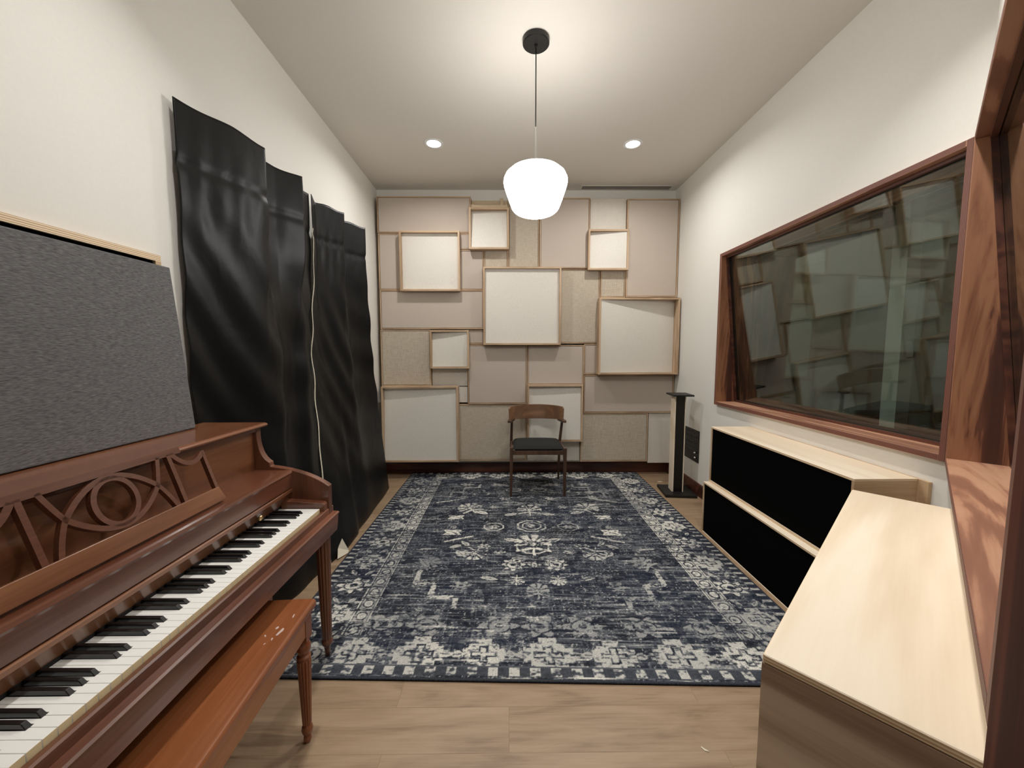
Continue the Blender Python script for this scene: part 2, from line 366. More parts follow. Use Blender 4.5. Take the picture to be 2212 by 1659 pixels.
# windows: local frame u (x) along the wall towards the camera, w (y) into the wall, z up; origin at the far end of the front plane
Z0, Z1 = .951, 2.272
WALLT = .05
def window(name, origin, rz, L, label, umin, umax):
    root = thing(name, label, 'window', origin, rz); struct(root); del root['category']
    b_ = .027; D = .36
    fm = [1, 1, 0, 0, 1, 1]
    # jambs: front face shows ply layers
    def board(nm, x0, x1, y0, y1, z0, z1, edge, face):
        o = box(nm, x0, x1, y0, y1, z0, z1, None, root, mats=[edge, face], fmat=[1, 1, 0, 1, 1, 1], local=True); bev(o, .002, 1); return o
    board('jamb', 0, b_, 0, D, Z0, Z1, M['redply_edge_x'], M['redply'])
    board('jamb', L-b_, L, 0, D, Z0, Z1, M['redply_edge_x'], M['redply'])
    board('sill', b_, L-b_, 0, D, Z0, Z0+b_, M['redply_edge_z'], M['redply_x'])
    board('head', b_, L-b_, 0, D, Z1-b_, Z1, M['redply_edge_z'], M['redply_x'])
    za, zb = Z0+b_, Z1-b_
    gb, gt = .185, .058           # glass depth at bottom and top
    def gw(z): return gb+(gt-gb)*(z-za)/(zb-za)
    # tilted front pane
    th = .006
    v = [(b_+.002, gw(za), za+.001), (L-b_-.002, gw(za), za+.001), (L-b_-.002, gw(za)+th, za+.001), (b_+.002, gw(za)+th, za+.001),
         (b_+.002, gw(zb), zb-.001), (L-b_-.002, gw(zb), zb-.001), (L-b_-.002, gw(zb)+th, zb-.001), (b_+.002, gw(zb)+th, zb-.001)]
    obj('glass_pane', v, BOXF, M['glass'], root)
    # straight rear pane
    v = [(x, (.300 if z < 1.5 else .326)+d, z) for (x, d, z) in [(b_+.002, 0, za+.001), (L-b_-.002, 0, za+.001), (L-b_-.002, .006, za+.001), (b_+.002, .006, za+.001), (b_+.002, 0, zb-.001), (L-b_-.002, 0, zb-.001), (L-b_-.002, .006, zb-.001), (b_+.002, .006, zb-.001)]]
    obj('glass_pane', v, BOXF, M['glass'], root)
    # stops (glazing beads) in front of the tilted pane and behind it
    s = .016
    for k, (dy0, dy1) in enumerate(((-.020, -.001), (.008, .024))):
        mb = MB()
        for x0, x1 in ((b_, b_+s), (L-b_-s, L-b_)):
            mb.add([(x0, gw(za)+dy0, za), (x1, gw(za)+dy0, za), (x1, gw(za)+dy1, za), (x0, gw(za)+dy1, za),
                    (x0, gw(zb)+dy0, zb), (x1, gw(zb)+dy0, zb), (x1, gw(zb)+dy1, zb), (x0, gw(zb)+dy1, zb)], BOXF)
        mb.box(b_+s, L-b_-s, gw(za)+dy0, gw(za)+dy1, za, za+s)
        mb.box(b_+s, L-b_-s, gw(zb)+dy0, gw(zb)+dy1, zb-s, zb)
        mb.build('glazing_bead', M['redtrim'] if k == 0 else M['felt'], root, local=True)
    mb = MB()
    mb.box(b_, b_+s, .285, .299, za, zb); mb.box(L-b_-s, L-b_, .285, .299, za, zb)
    mb.box(b_+s, L-b_-s, .285, .299, za, za+s); mb.box(b_+s, L-b_-s, .285, .299, zb-s, zb)
    mb.build('glazing_bead', M['felt'], root, local=True)
    # the wall round the opening
    return root
WLEN1 = 3.440-1.590
window('window_1', (1.853, 3.440, 0), -PI/2, WLEN1, 'red-stained plywood framed studio window with tilted glass in the right wall', 0, 0)
T2F, T2N = 2.425, .735
o2 = P2(T2F, .079)
ang2 = math.atan2(-T2.y, -T2.x)
window('window_2', (o2.x, o2.y, 0), ang2, T2F-T2N, 'second plywood window close to the camera with a wide sill, on the diagonal wall', 0, 0)

mb = MB()      # right wall with its opening
y0, y1 = 1.590, 3.440
for (a, b_, c, d) in ((y1, YFAR, 0, CEIL), (cy, y0, 0, CEIL), (y0, y1, 0, Z0), (y0, y1, Z1, CEIL)):
    if b_-a > .0005: mb.box(XR, XR+WALLT, a, b_, c, d)
struct(mb.build('wall_right', M['wall']), 'off-white right wall round the studio window')
mb = MB()
def dbox(t0, t1, n0, n1, z0, z1):
    q = [P2(t0, n0), P2(t1, n0), P2(t1, n1), P2(t0, n1)]
    # order so that faces point outwards
    return [(p.x, p.y, z) for z in (z0, z1) for p in (q[0], q[3], q[2], q[1])]
TC = XR*T2.x+cy*T2.y
for (a, b_, c, d) in ((tb, T2N, 0, CEIL), (T2F, TC, 0, CEIL), (T2N, T2F, 0, Z0), (T2N, T2F, Z1, CEIL)):
    mb.add(dbox(a, b_, .109, .109+WALLT, c, d), BOXF)
struct(mb.build('wall_diagonal', M['wall']), 'white diagonal wall beside the camera')
# wide post at the second window's near end, shade put into its colour
mb = MB(); mb.add(dbox(.42, T2N, .079, .1085, Z0-.35, Z1), BOXF)
struct(mb.build('trim_1', M['casing']), 'red-brown wooden casing nearest the camera, darkened by shade put into its colour')

# dark control room seen through the glass
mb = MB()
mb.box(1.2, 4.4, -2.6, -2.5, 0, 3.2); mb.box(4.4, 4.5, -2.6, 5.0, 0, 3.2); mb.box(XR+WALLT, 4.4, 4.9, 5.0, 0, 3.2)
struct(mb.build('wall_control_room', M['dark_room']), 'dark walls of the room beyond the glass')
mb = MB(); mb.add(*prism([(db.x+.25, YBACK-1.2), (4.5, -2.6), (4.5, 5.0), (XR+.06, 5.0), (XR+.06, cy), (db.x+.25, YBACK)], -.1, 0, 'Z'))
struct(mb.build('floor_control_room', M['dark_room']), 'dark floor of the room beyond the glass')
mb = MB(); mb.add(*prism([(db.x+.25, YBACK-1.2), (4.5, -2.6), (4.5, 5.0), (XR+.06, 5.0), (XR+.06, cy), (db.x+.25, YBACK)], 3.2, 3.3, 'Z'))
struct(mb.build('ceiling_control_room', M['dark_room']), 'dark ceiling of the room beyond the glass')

mb = MB(); mb.box(2.92, 3.02, 2.86, 2.98, 0, 3.2)
struct(mb.build('trim_2', M['wall']), 'pale upright trim seen through the window glass')

# baseboards
def baseboard(name, a, b_, lab):
    a, b_ = Vector(a), Vector(b_); d = (b_-a).normalized(); n = Vector((-d.y, d.x, 0))
    L = (b_-a).length
    prof = [(0, 0), (.015, 0), (.015, .108), (.011, .119), (.004, .124), (0, .124)]
    v = []
    for s in (0, L):
        for p in prof: v.append(a+d*s+n*p[0]+Vector((0, 0, p[1])))
    k = len(prof)
    f = [tuple(reversed(range(k))), tuple(range(k, 2*k))]+[(i, (i+1) % k, (i+1) % k+k, i+k) for i in range(k)]
    struct(obj(name, v, f, M['redtrim']), lab)
baseboard('baseboard_far', (XR, YFAR, 0), (XL1, YFAR, 0), 'dark red-brown skirting under the acoustic panels')
baseboard('baseboard_right', (XR, 2.96, 0), (XR, YFAR-.016, 0), 'dark red-brown skirting along the right wall')
baseboard('baseboard_left', (xleft(YFAR-.016), YFAR-.016, 0), (xleft(1.76), 1.76, 0), 'dark red-brown skirting along the left wall')

# ------------------------------------------------------------------ lights
def downlight(x, y, label, first=None, watts=DOWNLIGHT_WATTS, spread=160):
    if first is None:
        r = thing('recessed_downlight', label, 'ceiling light', (x, y, CEIL), 0, 'recessed ceiling lights')
        # trim ring
        pr = [(.060, -.001), (.0605, -.004), (.085, -.003), (.086, 0), (.060, .0)]
        seg = 40; v = []; f = []
        for (rr, z) in pr:
            for i in range(seg): v.append((rr*math.cos(2*PI*i/seg), rr*math.sin(2*PI*i/seg), z-.0005))
        n = len(pr)
        for j in range(n):
            for i in range(seg):
                a, b_ = j*seg+i, j*seg+(i+1) % seg; c, d = ((j+1) % n)*seg+(i+1) % seg, ((j+1) % n)*seg+i
                f.append((a, b_, c, d))
        obj('trim_ring', v, f, M['ceil_trim'], r, True)
        v, f = lathe([(.0595, .0), (.056, .045)], 40); f = f[:-2]; f = [tuple(reversed(q)) for q in f]
        obj('baffle', v, f, M['ceil_trim'], r, True)
        v, f = lathe([(.054, .044), (.054, .050)], 40)
        obj('lens', v, f, M['lens'], r)
    else:
        r = first.copy(); col.objects.link(r); r.location = (x, y, CEIL); r['label'] = label
        for ch in list(first.children):
            if ch.type == 'LIGHT': continue
            c = ch.copy(); col.objects.link(c); c.parent = r
    ld = bpy.data.lights.new('downlight_beam', 'AREA'); ld.shape = 'DISK'; ld.size = .10; ld.energy = watts; ld.color = LIGHT_TINT; ld.spread = math.radians(spread)
    lo = bpy.data.objects.new('downlight_beam', ld); col.objects.link(lo); lo.parent = r; lo.location = (0, 0, -.006); lo['label'] = 'light of the lamp'
    del lo['label']
    return r
M['ceil_trim'] = plain('white_light_trim', srgb(235, 235, 232), .5)
d0 = downlight(*DOWN[0], 'round recessed ceiling light on the left, towards the panelled wall')
downlight(*DOWN[1], 'round recessed ceiling light on the right, above the speaker stand side', d0)
downlight(*DOWN[2], 'round recessed ceiling light above the piano, out of the picture', d0, 6.5, 118)
downlight(*DOWN[3], 'round recessed ceiling light above the diagonal window, out of the picture', d0, 10.0, 118)

def pendant():
    x, y = .164, 2.39
    r = thing('pendant_lamp', 'white opal glass pendant lamp hanging from a black ceiling rose', 'pendant lamp', (x, y, CEIL))
    v, f = lathe([(.074, CEIL), (.0775, CEIL-.004), (.0775, CEIL-.026), (.073, CEIL-.030), (.010, CEIL-.031), (.008, CEIL-.045), (.004, CEIL-.05)], 48, c=(x, y))
    MB().add(v, f).build('ceiling_rose', M['blackmetal'], r, True).modifiers.new('e', 'EDGE_SPLIT').split_angle = .7
    v, f = tube([(x, y, CEIL-.04), (x, y, 2.735)], .0035, 10); MB().add(v, f).build('cord', M['blackmetal'], r, True)
    v, f = lathe([(.0045, 2.742), (.0055, 2.74), (.0075, 2.735), (.0075, 2.56), (.010, 2.548), (.010, 2.538)], 20, c=(x, y)); MB().add(v, f).build('stem', M['chrome'], r, True)
    prof = [(.008, 2.540), (.05, 2.532), (.105, 2.514), (.150, 2.492), (.177, 2.468), (.188, 2.445), (.190, 2.425), (.186, 2.405), (.172, 2.362), (.155, 2.315), (.142, 2.282), (.133, 2.268),
            (.118, 2.256), (.098, 2.247), (.082, 2.244), (.080, 2.246), (.078, 2.262)]
    v, f = lathe(prof, 64, c=(x, y)); f = f[:-2]
    MB().add(v, f).build('glass_shade', M['shade'], r, True)
    v, f = lathe([(.079, 2.262), (.076, 2.258), (.05, 2.252), (.001, 2.250)], 48, c=(x, y)); f = f[:-2]+[f[-1]]
    MB().add(v, f).build('lower_diffuser', M['shade'], r, True)
pendant()

def vent():
    x0, x1, y0, y1 = VENT
    r = thing('ceiling_vent', 'long slotted air vent in the ceiling near the panelled wall', 'vent', ((x0+x1)/2, (y0+y1)/2, CEIL))
    mb = MB(); e = .012; sl = [(y0+.014, y0+.033), (y0+.042, y0+.061), (y0+.070, y0+.089)]
    zt, zb = CEIL-.0005, CEIL-.006
    ys = [y0]+[q for s in sl for q in s]+[y1]
    for i in range(0, len(ys), 2): mb.box(x0+e, x1-e, ys[i], ys[i+1], zb, zt)
    mb.box(x0, x0+e, y0, y1, zb, zt); mb.box(x1-e, x1, y0, y1, zb, zt)
    mb.build('vent_frame', M['ceiling'], r)
    for a, b_ in sl: box('slot', x0+e, x1-e, a+.0005, b_-.0005, CEIL-.0052, CEIL-.0005, M['felt'], r)
vent()

# ------------------------------------------------------------------ acoustic panel wall
FLAT = [  # fabric, depth off wall, x0, x1, z0, z1, label
    ('beige', .135, -1.425, -.406, 2.720, 3.105, 'wide smooth beige panel in the top left corner of the panel wall'),
    ('beige', .125, -1.425, -.854, 2.107, 2.717, 'beige panel left of and behind the upper left white box panel'),
    ('beige', .130, -.698, -.407, 2.544, 2.717, 'sliver of beige panel squeezed between the two upper left white box panels'),
    ('beige', .125, -.703, -.270, 2.107, 2.541, 'beige panel between the upper left white box and the large central box'),
    ('linen', .125, -.266, -.001, 2.346, 2.640, 'small tan linen panel just above the left end of the large central box'),
    ('linen', .130, .002, .342, 2.346, 3.095, 'tall tan linen panel behind the hanging lamp'),
    ('beige', .140, .346, .894, 2.339, 3.092, 'tall smooth beige panel right of the hanging lamp'),
    ('herring', .105, .903, 1.301, 2.742, 3.097, 'recessed white herringbone panel under the ceiling vent'),
    ('beige', .140, 1.304, 1.876, 2.027, 3.085, 'tall smooth beige panel in the top right corner'),
    ('linen', .130, .570, 1.017, 1.517, 2.333, 'tan linen panel directly right of the large central box'),
    ('linen', .135, 1.022, 1.300, 2.023, 2.340, 'small tan linen panel below the small upper right white box'),
    ('beige', .140, -1.418, -.273, 1.677, 2.103, 'wide beige panel left of the large central box at mid height'),
    ('linen', .140, -1.423, -.866, 1.042, 1.672, 'tan linen panel at the left edge above the big lower left box'),
    ('herring', .110, -.862, -.462, 1.038, 1.269, 'short white herringbone panel under the small middle left box'),
    ('beige', .125, -.455, -.271, 1.511, 1.672, 'tiny beige panel touching the lower left corner of the large central box'),
    ('beige', .140, -.457, .208, .836, 1.507, 'square beige panel below the large central box, left one of the pair'),
    ('herring', .110, -.580, -.462, .850, 1.032, 'smallest herringbone panel, beside the top of the big lower left box'),
    ('linen', .130, -.578, .207, .180, .832, 'tan linen panel behind the left half of the chair'),
    ('beige', .140, .213, .848, 1.049, 1.501, 'beige panel directly above the chair back, right of centre'),
    ('beige', .125, .853, 1.018, 1.168, 1.512, 'small beige panel against the left side of the big right-hand box'),
    ('beige', .140, .852, 1.874, .730, 1.162, 'wide beige panel under the big right-hand box'),
    ('linen', .135, .825, 1.594, .165, .726, 'wide tan linen panel at the bottom right of the wall'),
    ('herring', .120, 1.605, 1.876, .142, .726, 'white herringbone panel in the bottom right corner by the speaker stand'),
    ('herring', .110, .213, .820, .171, .400, 'low white herringbone panel seen under the chair seat'),
]
def flat_panel(kind, d, x0, x1, z0, z1, label):
    yf = YFAR-d; e = .0008; x0 += e; x1 -= e; z0 += e; z1 -= e
    r = thing('acoustic_panel', label, 'acoustic panel', ((x0+x1)/2, YFAR, z0), 0, 'flat acoustic panels on the far wall')
    if kind == 'herring':
        box('panel_body', x0, x1, yf+.012, YFAR, z0, z1, M['frame_ply'], r)
        box('fabric', x0, x1, yf, yf+.0118, z0, z1, M['herring'], r, .003)
        return
    w_ = .011
    mb = MB(); mb.box(x0, x0+w_, yf, YFAR, z0, z1); mb.box(x1-w_, x1, yf, YFAR, z0, z1)
    mb.box(x0+w_, x1-w_, yf, YFAR, z0, z0+w_, k=1); mb.box(x0+w_, x1-w_, yf, YFAR, z1-w_, z1, k=1)
    mb.build('frame', None, r, mats=[M['frame_ply'], M['frame_ply_x']])
    g = .002
    box('fabric', x0+w_+g, x1-w_-g, yf+.004, YFAR-.01, z0+w_+g, z1-w_-g, M[kind], r, .004)
for a in FLAT: flat_panel(*a)
BOXP = [  # depth, x0,x1,z0,z1, recess (tl,tr,bl,br), label
    (.215, -1.171, -.523, 2.085, 2.721, (.045, .045, .040, .040), 'white box panel in a wooden frame, upper left, next to the curtain'),
    (.215, -.420, .007, 2.529, 2.963, (.085, .055, .015, .015), 'small white box panel left of the hanging lamp with bare battens above it'),
    (.205, .869, 1.307, 2.312, 2.742, (.055, .012, .015, .012), 'small white box panel on the upper right under the herringbone panel'),
    (.215, -.272, .577, 1.500, 2.343, (.030, .030, .012, .030), 'large square white box panel in the middle of the wall'),
    (.255, .989, 1.866, 1.174, 2.007, (.010, .110, .010, .110), 'big deep white box panel on the right above the speaker stand'),
    (.195, -.864, -.435, 1.241, 1.664, (.080, .012, .020, .030), 'small white box panel at middle left with its fabric tilted back'),
    (.255, -1.398, -.555, .201, 1.046, (.050, .020, .012, .012), 'big white box panel standing lowest on the left by the curtain hem'),
    (.195, .211, .836, .413, 1.058, (.045, .030, .012, .012), 'white box panel partly hidden behind the chair back'),
]
def box_panel(d, x0, x1, z0, z1, rec, label):
    yf = YFAR-d; yb = YFAR-.142; w_ = .019
    r = thing('box_panel', label, 'acoustic panel', ((x0+x1)/2, yb, z0), 0, 'framed white box panels on the far wall')
    mb = MB(); mb.box(x0, x0+w_, yf, yb, z0, z1); mb.box(x1-w_, x1, yf, yb, z0, z1)
    mb.box(x0+w_, x1-w_, yf, yb, z0, z0+w_, k=1); mb.box(x0+w_, x1-w_, yf, yb, z1-w_, z1, k=1)
    mb.build('frame', None, r, mats=[M['frame_ply'], M['frame_ply_x']])
    tl, tr, bl, br = [min(q, d-.142-.004) for q in rec]; g = .0015
    a, b_, c, e = x0+w_+g, x1-w_-g, z0+w_+g, z1-w_-g; k = yb-.002
    n = 14; v = []; f = []          # stretched fabric: a gently twisted sheet over a solid core
    for j in range(n+1):
        for i in range(n+1):
            s_, t_ = i/n, j/n
            v.append((a+(b_-a)*s_, yf+(bl*(1-s_)+br*s_)*(1-t_)+(tl*(1-s_)+tr*s_)*t_, c+(e-c)*t_))
    for j in range(n):
        for i in range(n):
            q = j*(n+1)+i; f.append((q, q+1, q+n+2, q+n+1))
    rim = [i for i in range(n+1)]+[j*(n+1)+n for j in range(1, n+1)]+[n*(n+1)+i for i in range(n-1, -1, -1)]+[j*(n+1) for j in range(n-1, 0, -1)]
    m0 = len(v)
    for q in rim: v.append((v[q][0], k, v[q][2]))
    L_ = len(rim)
    for i in range(L_): j = (i+1) % L_; f.append((rim[j], rim[i], m0+i, m0+j))
    f.append(tuple(reversed(range(m0, m0+L_))))
    o = MB().add(v, f).build('fabric', M['white'], r)
    o.data.polygons.foreach_set('use_smooth', [True]*(n*n)+[False]*(L_+1)); o.modifiers.new('e', 'EDGE_SPLIT').split_angle = .6
for a in BOXP: box_panel(*a)
def battens():
    r = thing('batten_frame', 'bare wooden battens exposed above the small white box left of the lamp', 'battens', (-.2, YFAR, 2.97))
    box('batten', -.402, -.003, YFAR-.07, YFAR-.02, 3.045, 3.085, M['whitebat'], r, .002)
    box('batten', -.402, -.003, YFAR-.135, YFAR-.10, 2.968, 3.020, M['whitebat'], r, .002)
    box('batten', -.088, -.052, YFAR-.099, YFAR-.071, 2.99, 3.10, M['whitebat'], r, .002)
    box('batten', -.402, -.370, YFAR-.099, YFAR-.001, 2.964, 3.04, M['whitebat'], r, .002)
    box('batten', -.035, -.003, YFAR-.099, YFAR-.001, 2.964, 3.04, M['whitebat'], r, .002)
battens()

# ------------------------------------------------------------------ rug
def rug():
    X0, X1, Y0, Y1 = -1.130, 1.502, 1.545, 4.455
    h = .0042; zt = .011
    nx, ny = int((X1-X0)/h), int((Y1-Y0)/h)
    xs = np.linspace(X0, X1, nx); ys = np.linspace(Y0, Y1, ny)
    X, Y = np.meshgrid(xs, ys)
    xc = (X0+X1)/2; yc = (Y0+Y1)/2
    rng = np.random.RandomState(5)
    def vn(sx, sy, seed):                      # smooth value noise with cells sx by sy metres
        r = np.random.RandomState(seed); gx, gy = int((X1-X0)/sx)+3, int((Y1-Y0)/sy)+3
        g = r.rand(gy, gx); u = (X-X0)/sx; v = (Y-Y0)/sy; i = u.astype(int); j = v.astype(int); fu = u-i; fv = v-j
        fu = fu*fu*(3-2*fu); fv = fv*fv*(3-2*fv)
        return (g[j, i]*(1-fu)+g[j, i+1]*fu)*(1-fv)+(g[j+1, i]*(1-fu)+g[j+1, i+1]*fu)*fv
    wob = .004
    Xw = X+wob*(vn(.03, .03, 1)-.5)*2; Yw = Y+wob*(vn(.03, .03, 2)-.5)*2
    m = np.zeros_like(X)
    def put(mask, v=1.0): m[mask] = np.maximum(m[mask], v)
    def cut(mask, v=0.05): m[mask] = v
    def loc(cx_, cy_, a=0.0, s=1.0):
        c, sn = math.cos(a), math.sin(a); dx, dy = (Xw-cx_)/s, (Yw-cy_)/s
        return c*dx+sn*dy, -sn*dx+c*dy
    def flower(cx_, cy_, R, n=8, v=1.0, asp=1.3):
        x, y = loc(cx_, cy_); x = x/asp; r = np.hypot(x, y); th = np.arctan2(y, x)
        put(r < R*(.80+.20*np.cos(n*th)), v); cut((r < R*.60) & (r > R*.50)); cut((r < R*.22)); cut((r > R*.6) & (r < R*.8) & (np.cos(n*th+PI) > .8))
    def palm(cx_, cy_, R, a=0.0, v=1.0):       # fan-shaped palmette
        x, y = loc(cx_, cy_, a, R); r = np.hypot(x, y); th = np.arctan2(y, x)
        put((r < 1) & (y > -.25) & (np.cos(9*th) > -.55) & (r > .25), v); put(r < .2, v); put((np.abs(x) < .06) & (y < 0) & (y > -1.2), v)
        put((np.abs(y+.45+.35*np.abs(x)) < .10) & (np.abs(x) < .9), v)
    def leaf(cx_, cy_, L, W, a, v=1.0):
        x, y = loc(cx_, cy_, a); put((np.abs(y) < W*(1-(x/L)**2)) & (np.abs(x) < L), v); cut((np.abs(y) < W*.12) & (np.abs(x) < L*.7))
    def stepmed(cx_, cy_, R, v=1.0):           # stepped cross medallion
        x, y = np.abs(Xw-cx_)/R, np.abs(Yw-cy_)/R
        a = ((x < 1) & (y < .38)) | ((x < .72) & (y < .62)) | ((x < .38) & (y < .95)); put(a, v)
        b_ = ((x < .62) & (y < .17)) | ((x < .22) & (y < .5)); c = ((x < .52) & (y < .08)) | ((x < .12) & (y < .4)); cut(b_ & ~c, .1)
    def ring(cx_, cy_, R, t, v=1.0, asp=1.2, n=8):
        x, y = loc(cx_, cy_); x = x/asp; r = np.maximum.reduce([np.abs(x*math.cos(k*PI/n*2)+y*math.sin(k*PI/n*2)) for k in range(n)])
        put((r < R) & (r > R-t), v)
    def line(xa, ya, xb, yb, t, v=1.0):
        d = np.array([xb-xa, yb-ya]); L = np.hypot(*d); d = d/L; u = (Xw-xa)*d[0]+(Yw-ya)*d[1]; w_ = -(Xw-xa)*d[1]+(Yw-ya)*d[0]
        put((u > 0) & (u < L) & (np.abs(w_) < t), v)
    ex = np.minimum(X-X0, X1-X); ey = np.minimum(Y-Y0, Y1-Y); e = np.minimum(ex, ey)
    # border flowers along the sides
    for sx in (X0+.19, X1-.17):
        k = 0
        y = Y0+.13
        while y < Y1-.1:
            if k % 2 == 0: flower(sx, y, .080, 8, .95)
            else:
                stepmed(sx, y, .095, .85)
            for q in (-1, 1):
                leaf(sx+q*.05, y+.135, .035, .014, q*.9, .8); put(np.hypot((Xw-sx-q*.085)/1.3, Yw-y-.11) < .012, .8)
            y += .272; k += 1
    # front and far border medallions
    for yy in (Y0+.145, Y1-.13):
        for i, x in enumerate(np.arange(xc-4*.305, xc+4.1*.305, .305)):
            if X0+.25 < x < X1-.2:
                stepmed(x, yy, .115 if i % 2 == 0 else .10, 1.0)
                for q in (-1, 1): leaf(x+.1525+q*.028, yy, .030, .022, 0, .9)
                put(np.hypot((Xw-x-.1525), Yw-yy) < .012, .9)
    # guard band near each long side
    for gx, wd in ((X0+.29, .10), (X1-.36, .105)):
        d = np.abs(X-gx-wd/2); ins = (d < wd/2) & (Y > Y0+.26) & (Y < Y1-.2)
        m[ins] = .80
        cut(ins & (d > wd/2-.014) & (d < wd/2-.007), .12); put(ins & (d > wd/2-.006), .95)
        ph = np.mod(Yw, .105)-.0525; rr = np.hypot((Xw-gx-wd/2)/.9, ph)
        cut(ins & (np.abs(rr-.030) < .005), .12); put(ins & (rr < .023) & (rr > .013), .95); cut(ins & (np.abs(np.abs(ph)-.047) < .004), .15)
    for gy, wd in ((Y1-.245, .05),):
        ins = (np.abs(Y-gy) < wd/2) & (X > X0+.3) & (X < X1-.3); m[ins] = np.maximum(m[ins], .45)
    # second row of palmettes and steps
    for x in (-.65, -.43, -.05, .165, .38, .70, 1.0): 
        flower(x, 1.88, .085, 6, .75, 1.25)
    def steps(sg, v=.95):
        q = [(xc-sg*.76, 2.39), (xc-sg*.76, 2.24), (xc-sg*.64, 2.24), (xc-sg*.64, 2.11), (xc-sg*.49, 2.11), (xc-sg*.49, 2.01)]
        for a, b_ in zip(q[:-1], q[1:]): line(a[0], a[1], b_[0], b_[1], .016, v)
        q = [(x, 2*3.02-y) for x, y in q]
        for a, b_ in zip(q[:-1], q[1:]): line(a[0], a[1], b_[0], b_[1], .012, v*.8)
    steps(1); steps(-1, .75)
    # field: centre column
    palm(.185, 3.36, .11); palm(.178, 2.745, .14, 0); 
    ring(.185, 3.035, .10, .014); ring(.185, 3.035, .065, .010); put(np.hypot(Xw-.185, Yw-3.035) < .03)
    ring(.175, 2.70, .10, .012, .9); flower(.172, 2.46, .03, 4, 1, 1.6)
    flower(.03, 2.46, .075, 8, 1.0, 1.1); flower(.315, 2.46, .075, 8, 1.0, 1.1)
    for sg in (-1, 1):
        cxs = lambda d: .18+sg*d
        palm(cxs(.53), 3.40, .11, -sg*.5); leaf(cxs(.42), 3.30, .07, .03, sg*.5); flower(cxs(.31), 3.42, .035, 6)
        leaf(cxs(.62), 2.92, .085, .035, .55); leaf(cxs(.62), 2.92, .085, .035, -.55)
        leaf(cxs(.63), 3.20, .08, .03, .45); leaf(cxs(.63), 3.20, .08, .03, -.45)
        ring(cxs(.30), 3.02, .07, .010, .8); flower(cxs(.30), 3.02, .035, 6, .8)
        line(cxs(.45), 2.86, cxs(.68), 2.76, .010); leaf(cxs(.50), 2.74, .05, .02, sg*.8); leaf(cxs(.57), 2.70, .05, .02, -sg*.5)
        leaf(cxs(.16), 2.80, .06, .025, sg*.3); leaf(cxs(.16), 3.26, .06, .025, -sg*.3)
        palm(cxs(.42), 2.60, .085, PI*.9); flower(cxs(.36), 2.70, .04, 6); leaf(cxs(.25), 2.62, .05, .022, 0); leaf(cxs(.52), 2.60, .05, .03, sg*.9)
        palm(cxs(.13), 2.28, .05, PI); leaf(cxs(.30), 2.30, .06, .018, sg*.2, .8); flower(cxs(.47), 2.22, .05, 6, .6)
        palm(cxs(.72), 2.48, .08, sg*.7, .6); leaf(cxs(.78), 2.66, .09, .012, .1, .8); line(cxs(.86), 3.52, cxs(.60), 3.63, .010, .9)
        flower(cxs(.62), 3.66, .04, 6, .8); flower(cxs(.22), 3.62, .04, 6, .8); ring(cxs(.45), 3.75, .05, .01, .7, 1.6); ring(cxs(.13), 3.86, .05, .01, .7, 1.6)
        flower(cxs(.30), 4.02, .05, 6, .7, 1.6); flower(cxs(.62), 4.02, .045, 6, .7, 1.6); palm(cxs(.05), 4.08, .06, 0, .5); flower(cxs(.83), 3.18, .04, 5, .5)
        flower(cxs(.80), 3.85, .05, 5, .5, 1.4)
    palm(.175, 2.18, .07, 0, .8); flower(.17, 2.06, .05, 8, .55)
    rs = np.random.RandomState(77)
    for i in range(60):
        dx_, yy = rs.uniform(.05, .86), rs.uniform(Y0+.35, Y1-.3); kk = rs.randint(4); vv_ = rs.uniform(.35, .75); rr_ = rs.uniform(.022, .045); aa = rs.uniform(0, 3.1)
        for sg in (-1, 1):
            x_ = .18+sg*dx_
            if kk == 0: flower(x_, yy, rr_, 6, vv_)
            elif kk == 1: leaf(x_, yy, rr_*1.6, rr_*.5, aa*sg, vv_)
            elif kk == 2: line(x_-.06, yy, x_+.06, yy+.0, .006, vv_)
            else: palm(x_, yy, rr_*1.1, aa*sg, vv_)
    # worn look
    streak = vn(.16, .010, 11)*.5+vn(.07, .006, 12)*.3+vn(.35, .018, 13)*.2
    speck = vn(.010, .008, 14)*.5+vn(.02, .012, 15)*.5
    patch = vn(.12, .10, 16)*.6+vn(.05, .04, 17)*.4
    cross = vn(.008, .09, 18)
    wear = np.clip(((.40*speck+.30*patch+.30*streak)-.47)*5.0+.5, 0, 1)
    big = np.clip((vn(.45, .38, 41)-.35)*2.0, 0, 1)
    wear2 = np.clip(((.5*speck+.2*patch+.3*streak)-.40)*5.5+.5, 0, 1)
    mm = np.clip(m*np.clip(.12+wear2*(.68+.45*big), 0, 1.1), 0, 1)
    base = np.clip((streak-.48)*2.3, 0, 1)*.42+np.clip((speck-.5)*2.6, 0, 1)*.30*np.clip(patch*1.6-.3, 0, 1)+np.clip((cross-.72)*2.5, 0, 1)*.22
    base = base*1.65+np.clip((vn(.006, .006, 55)-.62)*3, 0, 1)*.45*np.clip(patch*2-.6, 0, 1)+.04
    base += np.clip((vn(.5, .0075, 31)-.80)*6, 0, 1)*np.clip((vn(.22, .2, 32)-.35)*3, 0, 1)*.45
    front = np.clip((2.35-Y)/.8, 0, 1); base *= 1+.35*front
    far = np.clip((Y-3.5)/1.0, 0, 1)
    mm = np.maximum(mm, base*.9)
    mm = mm*(1-.05*far)
    lines = (np.mod(Yw+.01*vn(.3, .3, 61), .049) < .0035) & (vn(.30, .049, 62) > .60); mm[lines] = np.maximum(mm[lines], .55*speck[lines]+.12)
    dots = vn(.009, .009, 63) > .84; mm[dots] = np.maximum(mm[dots], .62)
    dk_ = (vn(.05, .03, 64) > .70) & (m < .3); mm[dk_] *= .35
